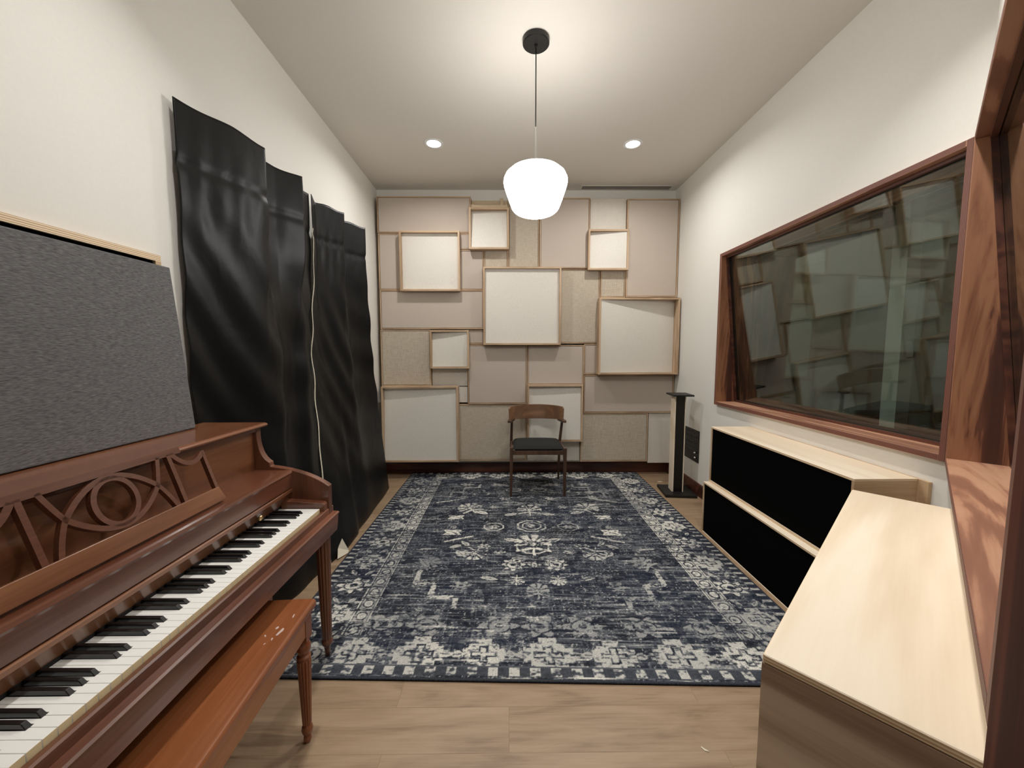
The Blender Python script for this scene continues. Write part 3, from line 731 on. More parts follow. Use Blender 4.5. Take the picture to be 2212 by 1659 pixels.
    # edge stripes: ticks and dark binding
    tick = np.mod(Y, .055) < .020; sl = (ex > .012) & (ex < .062) & (ey > .03)
    mm[sl] = np.where(tick[sl], .80*np.clip(.35+speck[sl]*1.0, 0, 1), .06)
    tk = np.mod(X, .093) < .045; sf = (ey > .022) & (ey < .068) & (ex > .05)
    mm[sf] = np.where(tk[sf], .85*np.clip(.2+wear[sf]*1.2, 0, 1), .10+.15*speck[sf])
    mm[(ey > .068) & (ey < .078) & (ex > .06)] = .3
    mm[e < .010] = .12
    mm = np.clip(mm, 0, 1)
    hue = vn(.25, .2, 21)
    dark1 = np.array(srgb(17, 19, 24)); dark2 = np.array(srgb(27, 33, 52)); mid = np.array(srgb(100, 104, 110)); lite = np.array(srgb(214, 212, 202))
    dk = dark1[None, None]*(1-hue[..., None])+dark2[None, None]*hue[..., None]
    t = mm[..., None]
    colr = np.where(t < .45, dk+(mid-dk)*(t/.45), mid+(lite-mid)*((t-.45)/.55))
    z = zt+.0012*(vn(.06, .05, 22)-.5)+.0008*(speck-.5)
    nv = nx*ny
    co = np.empty((nv+4*1, 3), dtype=np.float32)
    Ys = Y-(X-xc)*.030*(Y1-Y)/(Y1-Y0)
    co[:nv, 0] = X.ravel(); co[:nv, 1] = Ys.ravel(); co[:nv, 2] = z.ravel()
    corners = [(X0, Y0-(X0-xc)*.03), (X1, Y0-(X1-xc)*.03), (X1, Y1), (X0, Y1)]
    for i, (a, b_) in enumerate(corners): co[nv+i] = (a, b_, .0005)
    idx = np.arange(nv).reshape(ny, nx)
    q = np.stack([idx[:-1, :-1], idx[:-1, 1:], idx[1:, 1:], idx[1:, :-1]], -1).reshape(-1, 4)
    nq = len(q)
    # skirts: ngons down to the floor
    sk = [list(idx[0, ::-1])+[nv+0, nv+1], list(idx[:, -1][::-1])+[nv+1, nv+2], list(idx[-1, :])+[nv+2, nv+3], list(idx[:, 0])+[nv+3, nv+0], [nv+3, nv+2, nv+1, nv]]
    loops = np.concatenate([q.ravel()]+[np.array(s) for s in sk]).astype(np.int32)
    tot = np.array([4]*nq+[len(s) for s in sk], dtype=np.int32); st = np.concatenate([[0], np.cumsum(tot)[:-1]]).astype(np.int32)
    me = bpy.data.meshes.new('area_rug'); me.vertices.add(len(co)); me.vertices.foreach_set('co', co.ravel())
    me.loops.add(len(loops)); me.loops.foreach_set('vertex_index', loops); me.polygons.add(len(tot)); me.polygons.foreach_set('loop_start', st)
    try: me.polygons.foreach_set('loop_total', tot)
    except Exception: pass
    me.update(calc_edges=True)
    at = me.color_attributes.new('weave', 'FLOAT_COLOR', 'POINT')
    ca = np.ones((len(co), 4), dtype=np.float32); ca[:nv, :3] = colr.reshape(-1, 3); ca[nv:, :3] = dark1
    at.data.foreach_set('color', ca.ravel())
    mt, nt, b = mat('distressed_navy_rug')
    a = N(nt, 'ShaderNodeAttribute'); a.attribute_name = 'weave'
    n = N(nt, 'ShaderNodeTexNoise'); n.inputs['Scale'].default_value = 1; n.inputs['Detail'].default_value = 3; lk(nt, coords(nt, (160, 420, 1)), n.inputs['Vector'])
    r = ramp(nt, [(.3, (.55, .55, .55)), (.7, (1.5, 1.5, 1.5))]); lk(nt, n.outputs['Fac'], r.inputs['Fac'])
    mx = N(nt, 'ShaderNodeMix', data_type='RGBA', blend_type='MULTIPLY'); mx.inputs[0].default_value = 1
    lk(nt, a.outputs['Color'], mx.inputs[6]); lk(nt, r.outputs['Color'], mx.inputs[7]); lk(nt, mx.outputs[2], b.inputs['Base Color'])
    b.inputs['Roughness'].default_value = .95; b.inputs['Specular IOR Level'].default_value = .15
    bump(nt, b, n.outputs['Fac'], .4, .002)
    me.materials.append(mt); me.validate()
    o = bpy.data.objects.new('area_rug', me); col.objects.link(o)
    tag(o, 'large distressed navy and cream oriental rug covering the middle of the floor', 'rug')
rug()
RUGZ = .0115

# ------------------------------------------------------------------ chair
def chair():
    r = thing('armchair', 'walnut armchair with a curved back rail and black seat, facing the camera', 'chair', (.29, 3.92, RUGZ))
    def leg(x0, y0, z0, x1, y1, z1, a0, a1, nm='leg', m='chair_wood'):
        v = []
        for (x, y, z, a) in ((x0, y0, z0, a0), (x1, y1, z1, a1)):
            v += [(x-a, y-a, z), (x+a, y-a, z), (x+a, y+a, z), (x-a, y+a, z)]
        bev(MB().add(v, BOXF).build(nm, M[m], r), .004, 2)
    leg(.022, 3.685, RUGZ, .030, 3.70, .497, .0125, .017)
    leg(.548, 3.685, RUGZ, .552, 3.70, .487, .0125, .017)
    # rear legs lean: foot, seat, arm
    for (fx, sx, ax) in ((.028, .030, .036), (.553, .553, .567)):
        v = []
        for (x, y, z, a) in ((fx, 4.20, RUGZ, .010), (sx, 4.115, .45, .015), (ax, 4.035, .694, .0125)):
            v += [(x-a, y-a, z), (x+a, y-a, z), (x+a, y+a, z), (x-a, y+a, z)]
        f = [BOXF[0]]+[BOXF[2], BOXF[3], BOXF[4], BOXF[5]]+[tuple(i+4 for i in q) for q in (BOXF[1], BOXF[2], BOXF[3], BOXF[4], BOXF[5])]
        bev(MB().add(v, f).build('leg', M['chair_wood'], r), .004, 2)
    for a in ((.046, .536, 3.692, 3.712, .420, .464), (.045, .538, 4.105, 4.125, .42, .46)): bev(MB().box(*a).build('seat_rail', M['chair_wood'], r), .003)
    for x in (.022, .542): bev(MB().box(x, x+.02, 3.716, 4.10, .425, .468).build('side_rail', M['chair_wood'], r), .003)
    # cushion: domed pad
    n = 20; v = []; f = []
    for top in (0, 1):
        for j in range(n+1):
            for i in range(n+1):
                u, w_ = i/n*2-1, j/n*2-1
                k = 1-(abs(u)**5); l = 1-(abs(w_)**5)
                sq = math.sqrt(max(0, min(1, k)))*math.sqrt(max(0, min(1, l)))
                x = .294+.248*u*(1-.03*(w_ > 0)*w_); y = 3.897+.212*w_
                z = (.480+.030*sq**.6+.012*math.cos(u*1.3)*math.cos(w_*1.3)-.004*w_) if top else (.480-.028*sq**.6)
                if sq == 0: z = .480
                v.append((x, y, z))
    q = (n+1)**2
    for j in range(n):
        for i in range(n):
            a = j*(n+1)+i; f.append((a+q, a+1+q, a+n+2+q, a+n+1+q)); f.append((a, a+n+1, a+n+2, a+1))
    MB().add(v, f).build('seat_cushion', M['chair_cloth'], r, True)
    # backrest band
    n = 36; v = []; f = []
    for i in range(n+1):
        s = i/n*2-1; a = s*1.08
        x = .296+.283*math.sin(a)/math.sin(1.08); y = 4.045+.150*(math.cos(a)-math.cos(1.08))/(1-math.cos(1.08))
        nx_, ny_ = math.sin(a), math.cos(a)
        k = min(1, (1-abs(s))/.06); k = math.sqrt(max(0, 1-(1-k)**2))
        zt = .842+.008*math.cos(s*1.5)-.022*(1-k); zb = .708-.010*math.cos(s*1.57)-.002
        lean = .025
        for (dz, off_) in ((zb, 0), (zt, lean)):
            for t in (-.0085, .0085):
                v.append((x+nx_*(t+off_*.3), y+ny_*(t+off_), dz))
    for i in range(n):
        a = i*4; b_ = a+4
        f += [(a, b_, b_+2, a+2), (a+1, a+3, b_+3, b_+1), (a+2, b_+2, b_+3, a+3), (a, a+1, b_+1, b_)]
    f += [(0, 2, 3, 1), (n*4, n*4+1, n*4+3, n*4+2)]
    bev(MB().add(v, f).build('backrest', M['chair_back'], r), .003, 2)
    for sx in (-1, 1):
        c = .296
        pts = [(.232, 4.10), (.262, 3.985), (.268, 3.955), (.310, 3.945), (.312, 3.98), (.296, 4.075)]
        pts = [(c+sx*(x-.006), y) for x, y in pts]
        vv, ff = prism(pts, .690, .714, 'Z'); bev(MB().add(vv, ff).build('armrest', M['chair_wood'], r), .004)
chair()

# ------------------------------------------------------------------ speaker stand, connector panel, debris
def stand():
    r = thing('speaker_stand', 'tall speaker stand with a pale wooden column and black base and top plate', 'speaker stand', (1.70, 3.79, 0), math.radians(-6))
    L = dict(local=True)
    box('base_plate', -.150, .150, -.148, .160, .001, .030, M['black_board'], r, .004, **L)
    box('top_plate', -.098, .098, -.120, .120, .992, 1.008, M['black_board'], r, .004, **L)
    box('column_side', -.066, -.050, -.055, .055, .030, .992, M['birch'], r, .002, **L)
    box('column_side', .036, .044, -.055, .055, .030, .992, M['birch'], r, .001, **L)
    box('column_core', -.0495, .0355, -.050, .050, .030, .992, M['blackmetal'], r, .003, **L)
stand()

def xlr(mb, y, z):
    v, f = lathe([(.0115, 0), (.0115, .004), (.0085, .004), (.0085, .001)], 16)
    # turn: local z -> -x
    mb.add([(XR-.005-q[2], y+q[0], z+q[1]) for q in v], [tuple(reversed(k)) for k in f])
def jackpanel():
    r = thing('connector_panel', 'black audio connector plate on the right wall behind the speaker stand', 'wall plate', (XR, 3.89, .32))
    box('plate', XR-.005, XR-.0005, 3.728, 4.060, .318, .640, M['blackmetal'], r, .002)
    k = 0
    for z in (.605, .555):
        for i in range(8):
            mb = MB(); xlr(mb, 3.755+i*.038, z); mb.build('socket', M['socket'], r, True)
    for z in (.50, .455, .41):
        for i in range(7):
            mb = MB(); v, f = lathe([(.006, 0), (.006, .003), (.0035, .003), (.0035, .001)], 12)
            mb.add([(XR-.005-q[2], 3.80+i*.034+q[0], z+q[1]) for q in v], [tuple(reversed(t)) for t in f]); mb.build('small_socket', M['socket'], r, True)
    for (y, z) in ((3.775, .415), (3.768, .368)):
        v, f = tube([(XR-.006, y, z), (XR-.03, y, z)], .009, 14); MB().add(v, f).build('silver_plug', M['chrome'], r, True)
M['socket'] = plain('grey_socket_rim', (.10, .10, .10), .4, metal=.6)
jackpanel()
def chip(name, x, y, z, pts, label):
    v, f = prism([(x+a, y+b_) for a, b_ in pts], z, z+.002, 'Z'); o = obj(name, v, f, M['lining']); tag(o, label, 'debris')
chip('paper_scrap', 1.66, 4.12, .0003, [(-.03, .0), (-.01, -.012), (.03, -.004), (.018, .012), (-.012, .014)], 'small white paper scrap on the floor behind the speaker stand')
chip('paper_scrap', .700, 1.265, .0003, [(-.010, .006), (-.002, -.006), (.012, -.010), (.010, -.006), (.0, .002), (-.006, .009)], 'tiny curled white scrap on the bare planks near the camera')

# ------------------------------------------------------------------ plywood boxes with black fronts
def cabinet_right(x0, y0, y1, z0, z1, label, back=None):
    r = thing('absorber_cabinet', label, 'absorber box', (x0, (y0+y1)/2, z0), 0, 'black-fronted plywood boxes on the right')
    p = .014
    x1 = XR-.018
    mb = MB()
    mb.box(x0, x1, y0, y1, z1-p, z1, k=0)
    o = mb.build('top_panel', None, r, mats=[M['birch_yx'], M['birch_edge']]); o.data.polygons.foreach_set('material_index', [0, 0, 1, 1, 1, 1]); bev(o, .0015, 1)
    box('bottom_panel', x0, x1, y0, y1, z0+.0005, z0+p, None, r, mats=[M['birch_yx'], M['birch_edge']], fmat=[0, 0, 1, 1, 1, 1])
    box('end_panel', x0, x1, y0, y0+p, z0+p, z1-p, M['birch_side'], r)
    box('end_panel', x0, x1, y1-p, y1, z0+p, z1-p, M['birch_side'], r)
    box('front_cloth', x0+.006, x0+.03, y0+p+.001, y1-p-.001, z0+p+.001, z1-p-.001, M['black_cloth'], r)
    if back: box('back_panel', x1+.001, XR-.001, y0-.045, y1, z0+.002, z1-.002, M['birch_side'], r)
M['birch_yx'] = wood('pale_birch_top', [(0, srgb(222, 202, 174)), (.5, srgb(234, 217, 192)), (1, srgb(242, 229, 208))], 'Y', .7, .55, .0, 2.2, fine=.3, dist=1.5)
cabinet_right(1.529, 1.712, 2.945, 0, .408, 'lower and deeper of two stacked plywood boxes with black fronts under the window')
cabinet_right(1.574, 1.700, 2.945, .4085, .843, 'upper plywood box with black front, resting on the lower one under the window', True)

def cabinet_diag():
    # local frame: x along the diagonal wall (away from the camera), y out of the wall into the room
    o0 = P2(.825, .100)
    r = thing('absorber_cabinet', 'nearest pale plywood box against the diagonal wall, seen from its plain end', 'absorber box', (o0.x, o0.y, 0), math.atan2(T2.y, T2.x), 'black-fronted plywood boxes on the right')
    L, D, Z, p = 1.300, .281, .843, .018
    k = dict(local=True)
    bev(box('top_panel', 0, L, 0, D, Z-p, Z, None, r, mats=[M['birch'], M['birch_edge']], fmat=[0, 0, 1, 1, 1, 1], **k), .005, 3)
    box('end_panel', 0, p, 0, D, .0122, Z-p, M['birch_end'], r, **k)
    box('end_panel', L-p, L, 0, D, .0122, Z-p, M['birch_end'], r, **k)
    box('back_panel', p, L-p, 0, .012, .0122, Z-p, M['birch_side'], r, **k)
    box('bottom_panel', p, L-p, .012, D, .0122, p+.012, M['birch_side'], r, **k)
    box('front_cloth', p+.001, L-p-.001, D-.03, D-.006, p+.013, Z-p-.001, M['black_cloth'], r, **k)
M['birch_end'] = wood('pine_plywood_end', [(0, srgb(126, 98, 78)), (.14, srgb(170, 144, 120)), (.3, srgb(202, 180, 156)), (1, srgb(216, 196, 172))], 'Y', 1.3, .6, .0, 3.2, fine=.15, dist=.9)
cabinet_diag()

# ------------------------------------------------------------------ piano
PY0, PY1 = .360, 1.722          # outer faces of the cheeks
PXB = -1.372                    # back
KX, KZ, KY = -.8285, .735, 1.652
def piano():
    r = thing('upright_piano', 'reddish mahogany console piano with an open keyboard along the left wall', 'piano', ((PXB-.80)/2, (PY0+PY1)/2, RUGZ))
    # cheeks: full-height side panels
    def arc(p0, p1, p2, n=10):
        return [((1-t)**2*p0[0]+2*(1-t)*t*p1[0]+t*t*p2[0], (1-t)**2*p0[1]+2*(1-t)*t*p1[1]+t*t*p2[1]) for t in [i/n for i in range(n+1)]]
    side = [(PXB, .03), (-1.10, .03), (-1.10, .600), (-.812, .600), (-.806, .676), (-.804, .824)]
    side += arc((-.804, .824), (-.900, .895), (-1.060, .914), 14)[1:]
    side += [(-1.062, .932)]
    side += arc((-1.062, .932), (-1.118, .965), (-1.112, 1.086), 14)[1:]
    side += [(PXB, 1.086)]
    for y0, y1 in ((PY0, PY0+.032), (PY1-.032, PY1)):
        v, f = prism(side, y0, y1, 'Y'); bev(MB().add(v, f).build('side_panel', M['maho_z'], r), .003, 2)
    # lid with rounded front
    lid = [(PXB-.004, 1.0865), (-1.098, 1.0865), (-1.089, 1.090), (-1.085, 1.096), (-1.089, 1.102), (-1.098, 1.1055), (PXB-.004, 1.1055)]
    v, f = prism(lid, PY0-.02, PY1+.012, 'Y'); bev(MB().add(v, f).build('lid', M['maho_top'], r), .003, 2)
    yi0, yi1 = PY0+.0325, PY1-.0325
    box('front_panel', -1.150, -1.128, yi0, yi1, .880, 1.086, M['maho_front'], r)
    box('lid_moulding', -1.1275, -1.112, yi0, yi1, 1.070, 1.086, M['maho'], r, .004)
    box('back_panel', PXB, PXB+.02, yi0, yi1, .05, 1.085, M['maho_z'], r)
    # shelf and fallboard
    sh = [(-1.1275, .878), (-.985, .878), (-.985, .819), (-.970, .819), (-.966, .880), (-.962, .888), (-.966, .8965), (-.975, .898), (-1.1275, .899)]
    v, f = prism(sh, yi0, yi1, 'Y'); MB().add(v, f).build('key_cover', M['maho'], r)
    rail = [(-1.01, .800), (-1.01, .813), (-.972, .814), (-.966, .811), (-.966, .800), (-.971, .796), (-1.004, .745), (-1.012, .745)]
    v, f = prism(rail, yi0, yi1, 'Y'); MB().add(v, f).build('fallboard', M['maho_front'], r)
    box('felt_strip', -1.016, -1.0045, yi0+.03, yi1-.03, .722, .7445, M['felt'], r)
    v, f = lathe([(.004, 0), (.004, .012), (.009, .014), (.011, .019), (.009, .025), (.002, .027)], 16)
    MB().add([(-.984+q[2]*.85, 1.468+q[0], .772+q[1]+q[2]*.2) for q in v], f).build('fallboard_knob', M['brass'], r, True)
    # key blocks
    for a, b_ in ((yi0, KY-52*.02356-.003), (KY+.003, yi1)):
        kb = [(-1.00, .700), (-.812, .700), (-.812, .750), (-.820, .758), (-.955, .768), (-1.00, .770)]
        v, f = prism(kb, a, b_, 'Y'); bev(MB().add(v, f).build('key_block', M['maho'], r), .002, 1)
    # key bed, slip and lip
    ks = [(-.8255, .640), (-.8255, .7205), (-.812, .7215), (-.807, .718), (-.807, .694), (-.786, .693), (-.780, .689), (-.780, .684), (-.785, .680), (-.788, .640), (-.793, .604), (-.8255, .604)]
    v, f = prism(ks, PY0-.008, PY1+.010, 'Y')
    MB().add(v, f).build('key_slip', M['maho'], r)
    box('key_bed', -1.098, -.8257, yi0, yi1, .625, .665, M['maho_z'], r)
    box('lower_panel', -1.10, -1.082, yi0, yi1, .10, .6245, M['maho'], r)
    box('toe_board', PXB+.021, -1.101, yi0, yi1, .032, .10, M['maho_z'], r)
    # white keys with cut-outs for the black ones
    kp = .02356
    notes = 'CBAGFED'           # going down from the top C
    bl = .004
    xb, xf = -1.0035, KX; xs = xf-.0505
    blacks = []
    proto = {}
    for k in range(52):
        n = notes[k % 7]
        y1 = KY-k*kp-.0005; y0 = y1-kp+.0010
        # black key sits between this key and the next lower one, except C/B and F/E
        lowcut = n in 'BAGED' and k < 51
        upn = notes[(k-1) % 7] if k else None
        upcut = k > 0 and upn in 'BAGED'
        c = .0062
        a1 = y1-(c if upcut else 0); a0 = y0+(c if lowcut else 0)
        pts = [(xb, a0), (xs, a0), (xs, y0), (xf, y0), (xf, y1), (xs, y1), (xs, a1), (xb, a1)]
        v, f = prism(pts, KZ-.020, KZ, 'Z')
        mb = MB(); mb.add(v, f)
        o = mb.build('white_key', None, r, mats=[M['ivory'], M['ivory_front']])
        # the face looking at the player is the front one
        for p in o.data.polygons: p.material_index = 1 if (abs(p.normal.x) > .9 and p.center.x+off(r).x > xf-.001) else 0
        bev(o, .0009, 2)
        if lowcut: blacks.append(y1-kp+.0005)
    for y in blacks:
        hb, ht = .0056, .0046
        v = []
        for (x, w_, z) in ((xb, hb, KZ-.002), (xs+.0012-.001, hb, KZ-.002), (xb, ht, KZ+.0115), (xs-.010, ht, KZ+.0105)):
            v += [(x, y-w_, z), (x, y+w_, z)]
        f = [(0, 1, 3, 2), (4, 6, 7, 5), (0, 2, 6, 4), (1, 5, 7, 3), (2, 3, 7, 6), (0, 4, 5, 1)]
        bev(MB().add(v, f).build('black_key', M['ebony'], r), .0012, 2)
    # music desk: ledge and fretwork in a leaning plane
    A = Vector((-1.010, 0, .9015)); UP = Vector((-.066, 0, .198)).normalized(); TH = Vector((UP.z, 0, -UP.x))*.014
    def D(y, s, o=0.0): return A+UP*s+Vector((0, y, 0))+TH*o
    desk = MB()
    yc, hw = 1.005, .330
    def strip(path, wd, name='fretwork', s=None):
        """flat bar following a path of (y, s) points in the desk plane"""
        v = []; f = []; n = len(path)
        for i, (y, q) in enumerate(path):
            t = Vector((path[min(i+1, n-1)][0]-path[max(i-1, 0)][0], path[min(i+1, n-1)][1]-path[max(i-1, 0)][1])).normalized(); nn = Vector((-t[1], t[0]))
            w_ = wd[i] if isinstance(wd, list) else wd
            for sg in (-1, 1):
                for o_ in (0, 1): v.append(D(y+nn[0]*w_*sg/2, q+nn[1]*w_*sg/2, o_))
        for i in range(n-1):
            a = i*4; b_ = a+4
            f += [(a, a+1, b_+1, b_), (a+2, b_+2, b_+3, a+3), (a+1, a+3, b_+3, b_+1), (a, b_, b_+2, a+2)]
        f += [(0, 2, 3, 1), ((n-1)*4, (n-1)*4+1, (n-1)*4+3, (n-1)*4+2)]
        o = MB().add(v, f).build(name, M['maho'], r); return o
    TOP = .212; B = .050
    pts = [(yc-hw, .004), (yc-hw+.008, 0), (yc+hw-.008, 0), (yc+hw, .004), (yc+hw-.012, B), (yc-hw+.012, B)]
    v = [D(y, s, 0) for y, s in pts]+[D(y, s, 1.15) for y, s in pts]; n = len(pts)
    f = [tuple(range(n)), tuple(reversed(range(n, 2*n)))]+[(i, i+n, (i+1) % n+n, (i+1) % n) for i in range(n)]
    o = MB().add(v, f).build('desk_ledge', M['maho_front'], r); bm = bmesh.new(); bm.from_mesh(o.data); bmesh.ops.recalc_face_normals(bm, faces=bm.faces); bm.to_mesh(o.data); bm.free(); bev(o, .002, 2)
    ny, ns = .120, (TOP+B)/2-.002           # node of the eye shape, half height
    fr = []
    def arc2(p0, p1, p2, n=16): return arc(p0, p1, p2, n)
    bars = []
    bars.append(([(yc-.165, TOP), (yc+.225-.01, TOP)], .020))
    bars[-1] = ([(yc-.232, TOP), (yc+.232, TOP)], .020)
    bars.append((arc2((yc-ny, ns), (yc, ns+.135), (yc+ny, ns)), .010))
    bars.append((arc2((yc-ny, ns), (yc, ns-.135), (yc+ny, ns)), .010))
    bars.append(([(yc+.054*math.cos(t), ns+.062*math.sin(t)) for t in [2*PI*i/40 for i in range(41)]], .010))
    for sg in (-1, 1):
        bars.append((arc2((yc+sg*.150, TOP-.004), (yc+sg*.136, ns+.035), (yc+sg*ny, ns))[:], .009))
        bars.append((arc2((yc+sg*ny, ns), (yc+sg*.142, ns-.035), (yc+sg*.156, B-.004)), .009))
        bars.append(([(yc+sg*.186, B-.004), (yc+sg*.186, TOP-.004)], .010))
        bars.append((arc2((yc+sg*.196, TOP-.006), (yc+sg*.245, TOP-.085), (yc+sg*.312, TOP-.030)), .011))
        bars.append(([(yc+sg*.312, B-.004), (yc+sg*.312, TOP-.025)], .009))
    for p, w_ in bars:
        o = strip(p, w_*1.35 if w_ < .015 else w_, 'desk_fretwork')
        bm = bmesh.new(); bm.from_mesh(o.data); bmesh.ops.recalc_face_normals(bm, faces=bm.faces); bm.to_mesh(o.data); bm.free()
    # legs under the key bed
    for y in (PY0+.022, PY1-.020):
        prof = [(.0105, RUGZ), (.0125, RUGZ+.03), (.015, RUGZ+.048), (.018, RUGZ+.052), (.0235, RUGZ+.060), (.0255, RUGZ+.070), (.0235, RUGZ+.080), (.018, RUGZ+.085), (.0215, RUGZ+.090, 1)]
        prof += [(.0215+(.0320-.0215)*t, RUGZ+.090+(.573-.090)*t, 1) for t in [i/10 for i in range(1, 11)]]
        prof += [(.034, RUGZ+.578), (.034, .603)]
        v, f = lathe(prof, 96, 12, .13, (-.846, y)); MB().add(v, f).build('leg', M['maho_z'], r, True)
piano()

def bench():
    # local frame: x away from the camera, y towards the wall
    R0 = Vector((-.706, 1.353, 0)); ang = math.atan2(1.353-.774, -.706+.673)
    r = thing('piano_bench', 'orange-brown wooden piano bench with fluted legs tucked under the keyboard', 'bench', (R0.x, R0.y, 0), ang)
    Lb, Wd, Z = .90, .36, .522
    def T(x, y): return (x, y)
    k = dict(local=True)
    # local +x points away from camera, +y = to the left (towards the wall)
    pr = [(0, Z-.026), (.004, Z-.030), (Wd-.004, Z-.030), (Wd, Z-.026), (Wd, Z-.008), (Wd-.006, Z), (.006, Z), (0, Z-.008)]
    v, f = prism(pr, -Lb, 0, 'X')
    bev(MB().add(v, f).build('seat', M['bench_wood_x'], r, local=True), .003, 2)
    a = .014
    mb = MB(); mb.box(-Lb+.05, -.05, a, a+.018, Z-.105, Z-.0305); mb.box(-Lb+.05, -.05, Wd-a-.018, Wd-a, Z-.105, Z-.0305)
    bev(mb.build('apron', M['bench_apron'], r, local=True), .002)
    mb = MB(); mb.box(-.046, -.028, .065, Wd-.065, Z-.105, Z-.0305); mb.box(-Lb+.028, -Lb+.046, .065, Wd-.065, Z-.105, Z-.0305)
    bev(mb.build('apron', M['bench_apron'], r, local=True), .002)
    s = .022
    for x in (-.040, -Lb+.040):
        for y in (.034, Wd-.034):
            mb = MB(); mb.box(x-s, x+s, y-s, y+s, Z-.125, Z-.0305)
            z0 = .0
            if x > -.1: z0 = 0.0
            prof = [(.010, z0+.0), (.014, z0+.012), (.013, z0+.022), (.010, z0+.030), (.017, z0+.038), (.0195, z0+.050), (.017, z0+.062), (.0125, z0+.068), (.0155, z0+.074, 1)]
            prof += [(.0155+.0085*t, z0+.074+(.318-.074)*t, 1) for t in [i/8 for i in range(1, 9)]]
            prof += [(.0205, .323), (.0235, .330), (.0235, .334), (.0180, .340), (.0185, .346), (.0245, .362), (.0240, .376), (.0185, .390), (.0200, Z-.1255)]
            v, f = lathe(prof, 96, 12, .14, (x, y)); mb.add(v, f)
            mb.build('leg', M['bench_leg'], r, local=True)
M['bench_wood_x'] = wood('bench_seat_wood', [(0, srgb(104, 56, 30)), (.5, srgb(136, 79, 45)), (1, srgb(160, 100, 62))], 'X', 1.0, .3, .5, 3.0, fine=.7, coatr=.2)
M['bench_apron'] = wood('bench_apron_wood', [(0, srgb(118, 66, 34)), (.5, srgb(150, 92, 52)), (1, srgb(176, 116, 70))], 'X', 1.0, .35, .3, 3.0, fine=.7, coatr=.25)
bench()
def scuffs():
    r = next(o for o in col.objects if o.name == 'piano_bench'); k = random.Random(4)
    for (x, y, a, b_) in ((-.165, .040, .020, .007), (-.150, .060, .008, .004), (-.200, .050, .006, .003), (-.185, .078, .007, .003), (-.095, .035, .011, .003), (-.220, .062, .005, .002)):
        n = 12; th = k.uniform(-.5, .9)
        pts = []
        for i in range(n):
            t = 2*PI*i/n; q = k.uniform(.55, 1.2); u, v_ = a*q*math.cos(t), b_*q*math.sin(t); pts.append((x+u*math.cos(th)-v_*math.sin(th), y+u*math.sin(th)+v_*math.cos(th)))
        v, f = prism(pts, .5215, .5223, 'Z'); MB().add(v, f).build('scuff_mark', M['scuff'], r, local=True)['label'] = 'pale worn scuff'
M['scuff'] = plain('pale_scuff', srgb(196, 172, 166), .7)
scuffs()

# ------------------------------------------------------------------ grey panel and the wall absorber behind it
def grey_panel():
    y0, y1 = .375, 1.597
    zb, zt = 1.1062, 1.758
    xb, xt = -1.298, -1.358; th = .024
    r = thing('fabric_panel', 'large grey fabric acoustic panel leaning on top of the piano', 'acoustic panel', ((xb+xt)/2, (y0+y1)/2, zb))
    d = Vector((xt-xb, 0, zt-zb)).normalized(); n = Vector((-d.z, 0, d.x))
    bz = zb+max(0, -n.z*th)
    q0 = Vector((xb, 0, zb)); q1 = Vector((xt, 0, zt)); q2 = q1+n*th; q3 = q0+n*th
    lift = zb-min(q.z for q in (q0, q1, q2, q3))
    v = []
    for y in (y0, y1): v += [(q.x, y, q.z+lift) for q in (q0, q1, q2, q3)]
    f = [(0, 1, 2, 3), (7, 6, 5, 4), (0, 4, 5, 1), (1, 5, 6, 2), (2, 6, 7, 3), (3, 7, 4, 0)]
    o = MB().add(v, f).build('fabric_cover', M['grey'], r)
    bm = bmesh.new(); bm.from_mesh(o.data); bmesh.ops.recalc_face_normals(bm, faces=bm.faces); bm.to_mesh(o.data); bm.free(); bev(o, .005, 3)
grey_panel()
def wall_absorber():
    x0, x1 = -1.414, -1.388; y0, y1, z0, z1 = .372, 1.592, 1.16, 1.804; p = .024
    r = thing('wall_absorber', 'plywood-edged black absorber hung on the left wall behind the grey panel', 'absorber box', (x0, (y0+y1)/2, z0))
    xw = x0+.002
    mb = MB(); mb.box(xw-.006, x1, y0, y1, z1-p, z1); mb.box(xw-.006, x1, y0, y1, z0, z0+p)
    mb.build('frame', M['birch_edge'], r)
    mb = MB(); mb.box(xw-.006, x1, y0, y0+p, z0+p, z1-p); mb.box(xw-.006, x1, y1-p, y1, z0+p, z1-p)
    mb.build('frame', M['birch_side'], r)
    box('black_cloth', xw-.005, x1-.012, y0+p, y1-p, z0+p, z1-p, M['black_cloth'], r)
wall_absorber()

# ------------------------------------------------------------------ curtains
def catmull(P, n):
    out = []; m = len(P)
    for i in range(m-1):
        p0, p1, p2, p3 = P[max(i-1, 0)], P[i], P[i+1], P[min(i+2, m-1)]
        for k in range(n):
            t = k/n
            out.append(tuple(.5*((2*p1[j])+(-p0[j]+p2[j])*t+(2*p0[j]-5*p1[j]+4*p2[j]-p3[j])*t*t+(-p0[j]+3*p1[j]-3*p2[j]+p3[j])*t**3) for j in range(len(p1))))
    out.append(P[-1]); return out
def resample(P, n):
    d = [0]
    for a, b_ in zip(P[:-1], P[1:]): d.append(d[-1]+math.hypot(b_[0]-a[0], b_[1]-a[1]))
    out = []; j = 0
    for i in range(n+1):
        s = d[-1]*i/n
        while j < len(d)-2 and d[j+1] < s: j += 1
        t = (s-d[j])/max(1e-9, d[j+1]-d[j]); out.append((P[j][0]+(P[j+1][0]-P[j][0])*t, P[j][1]+(P[j+1][1]-P[j][1])*t))
    return out
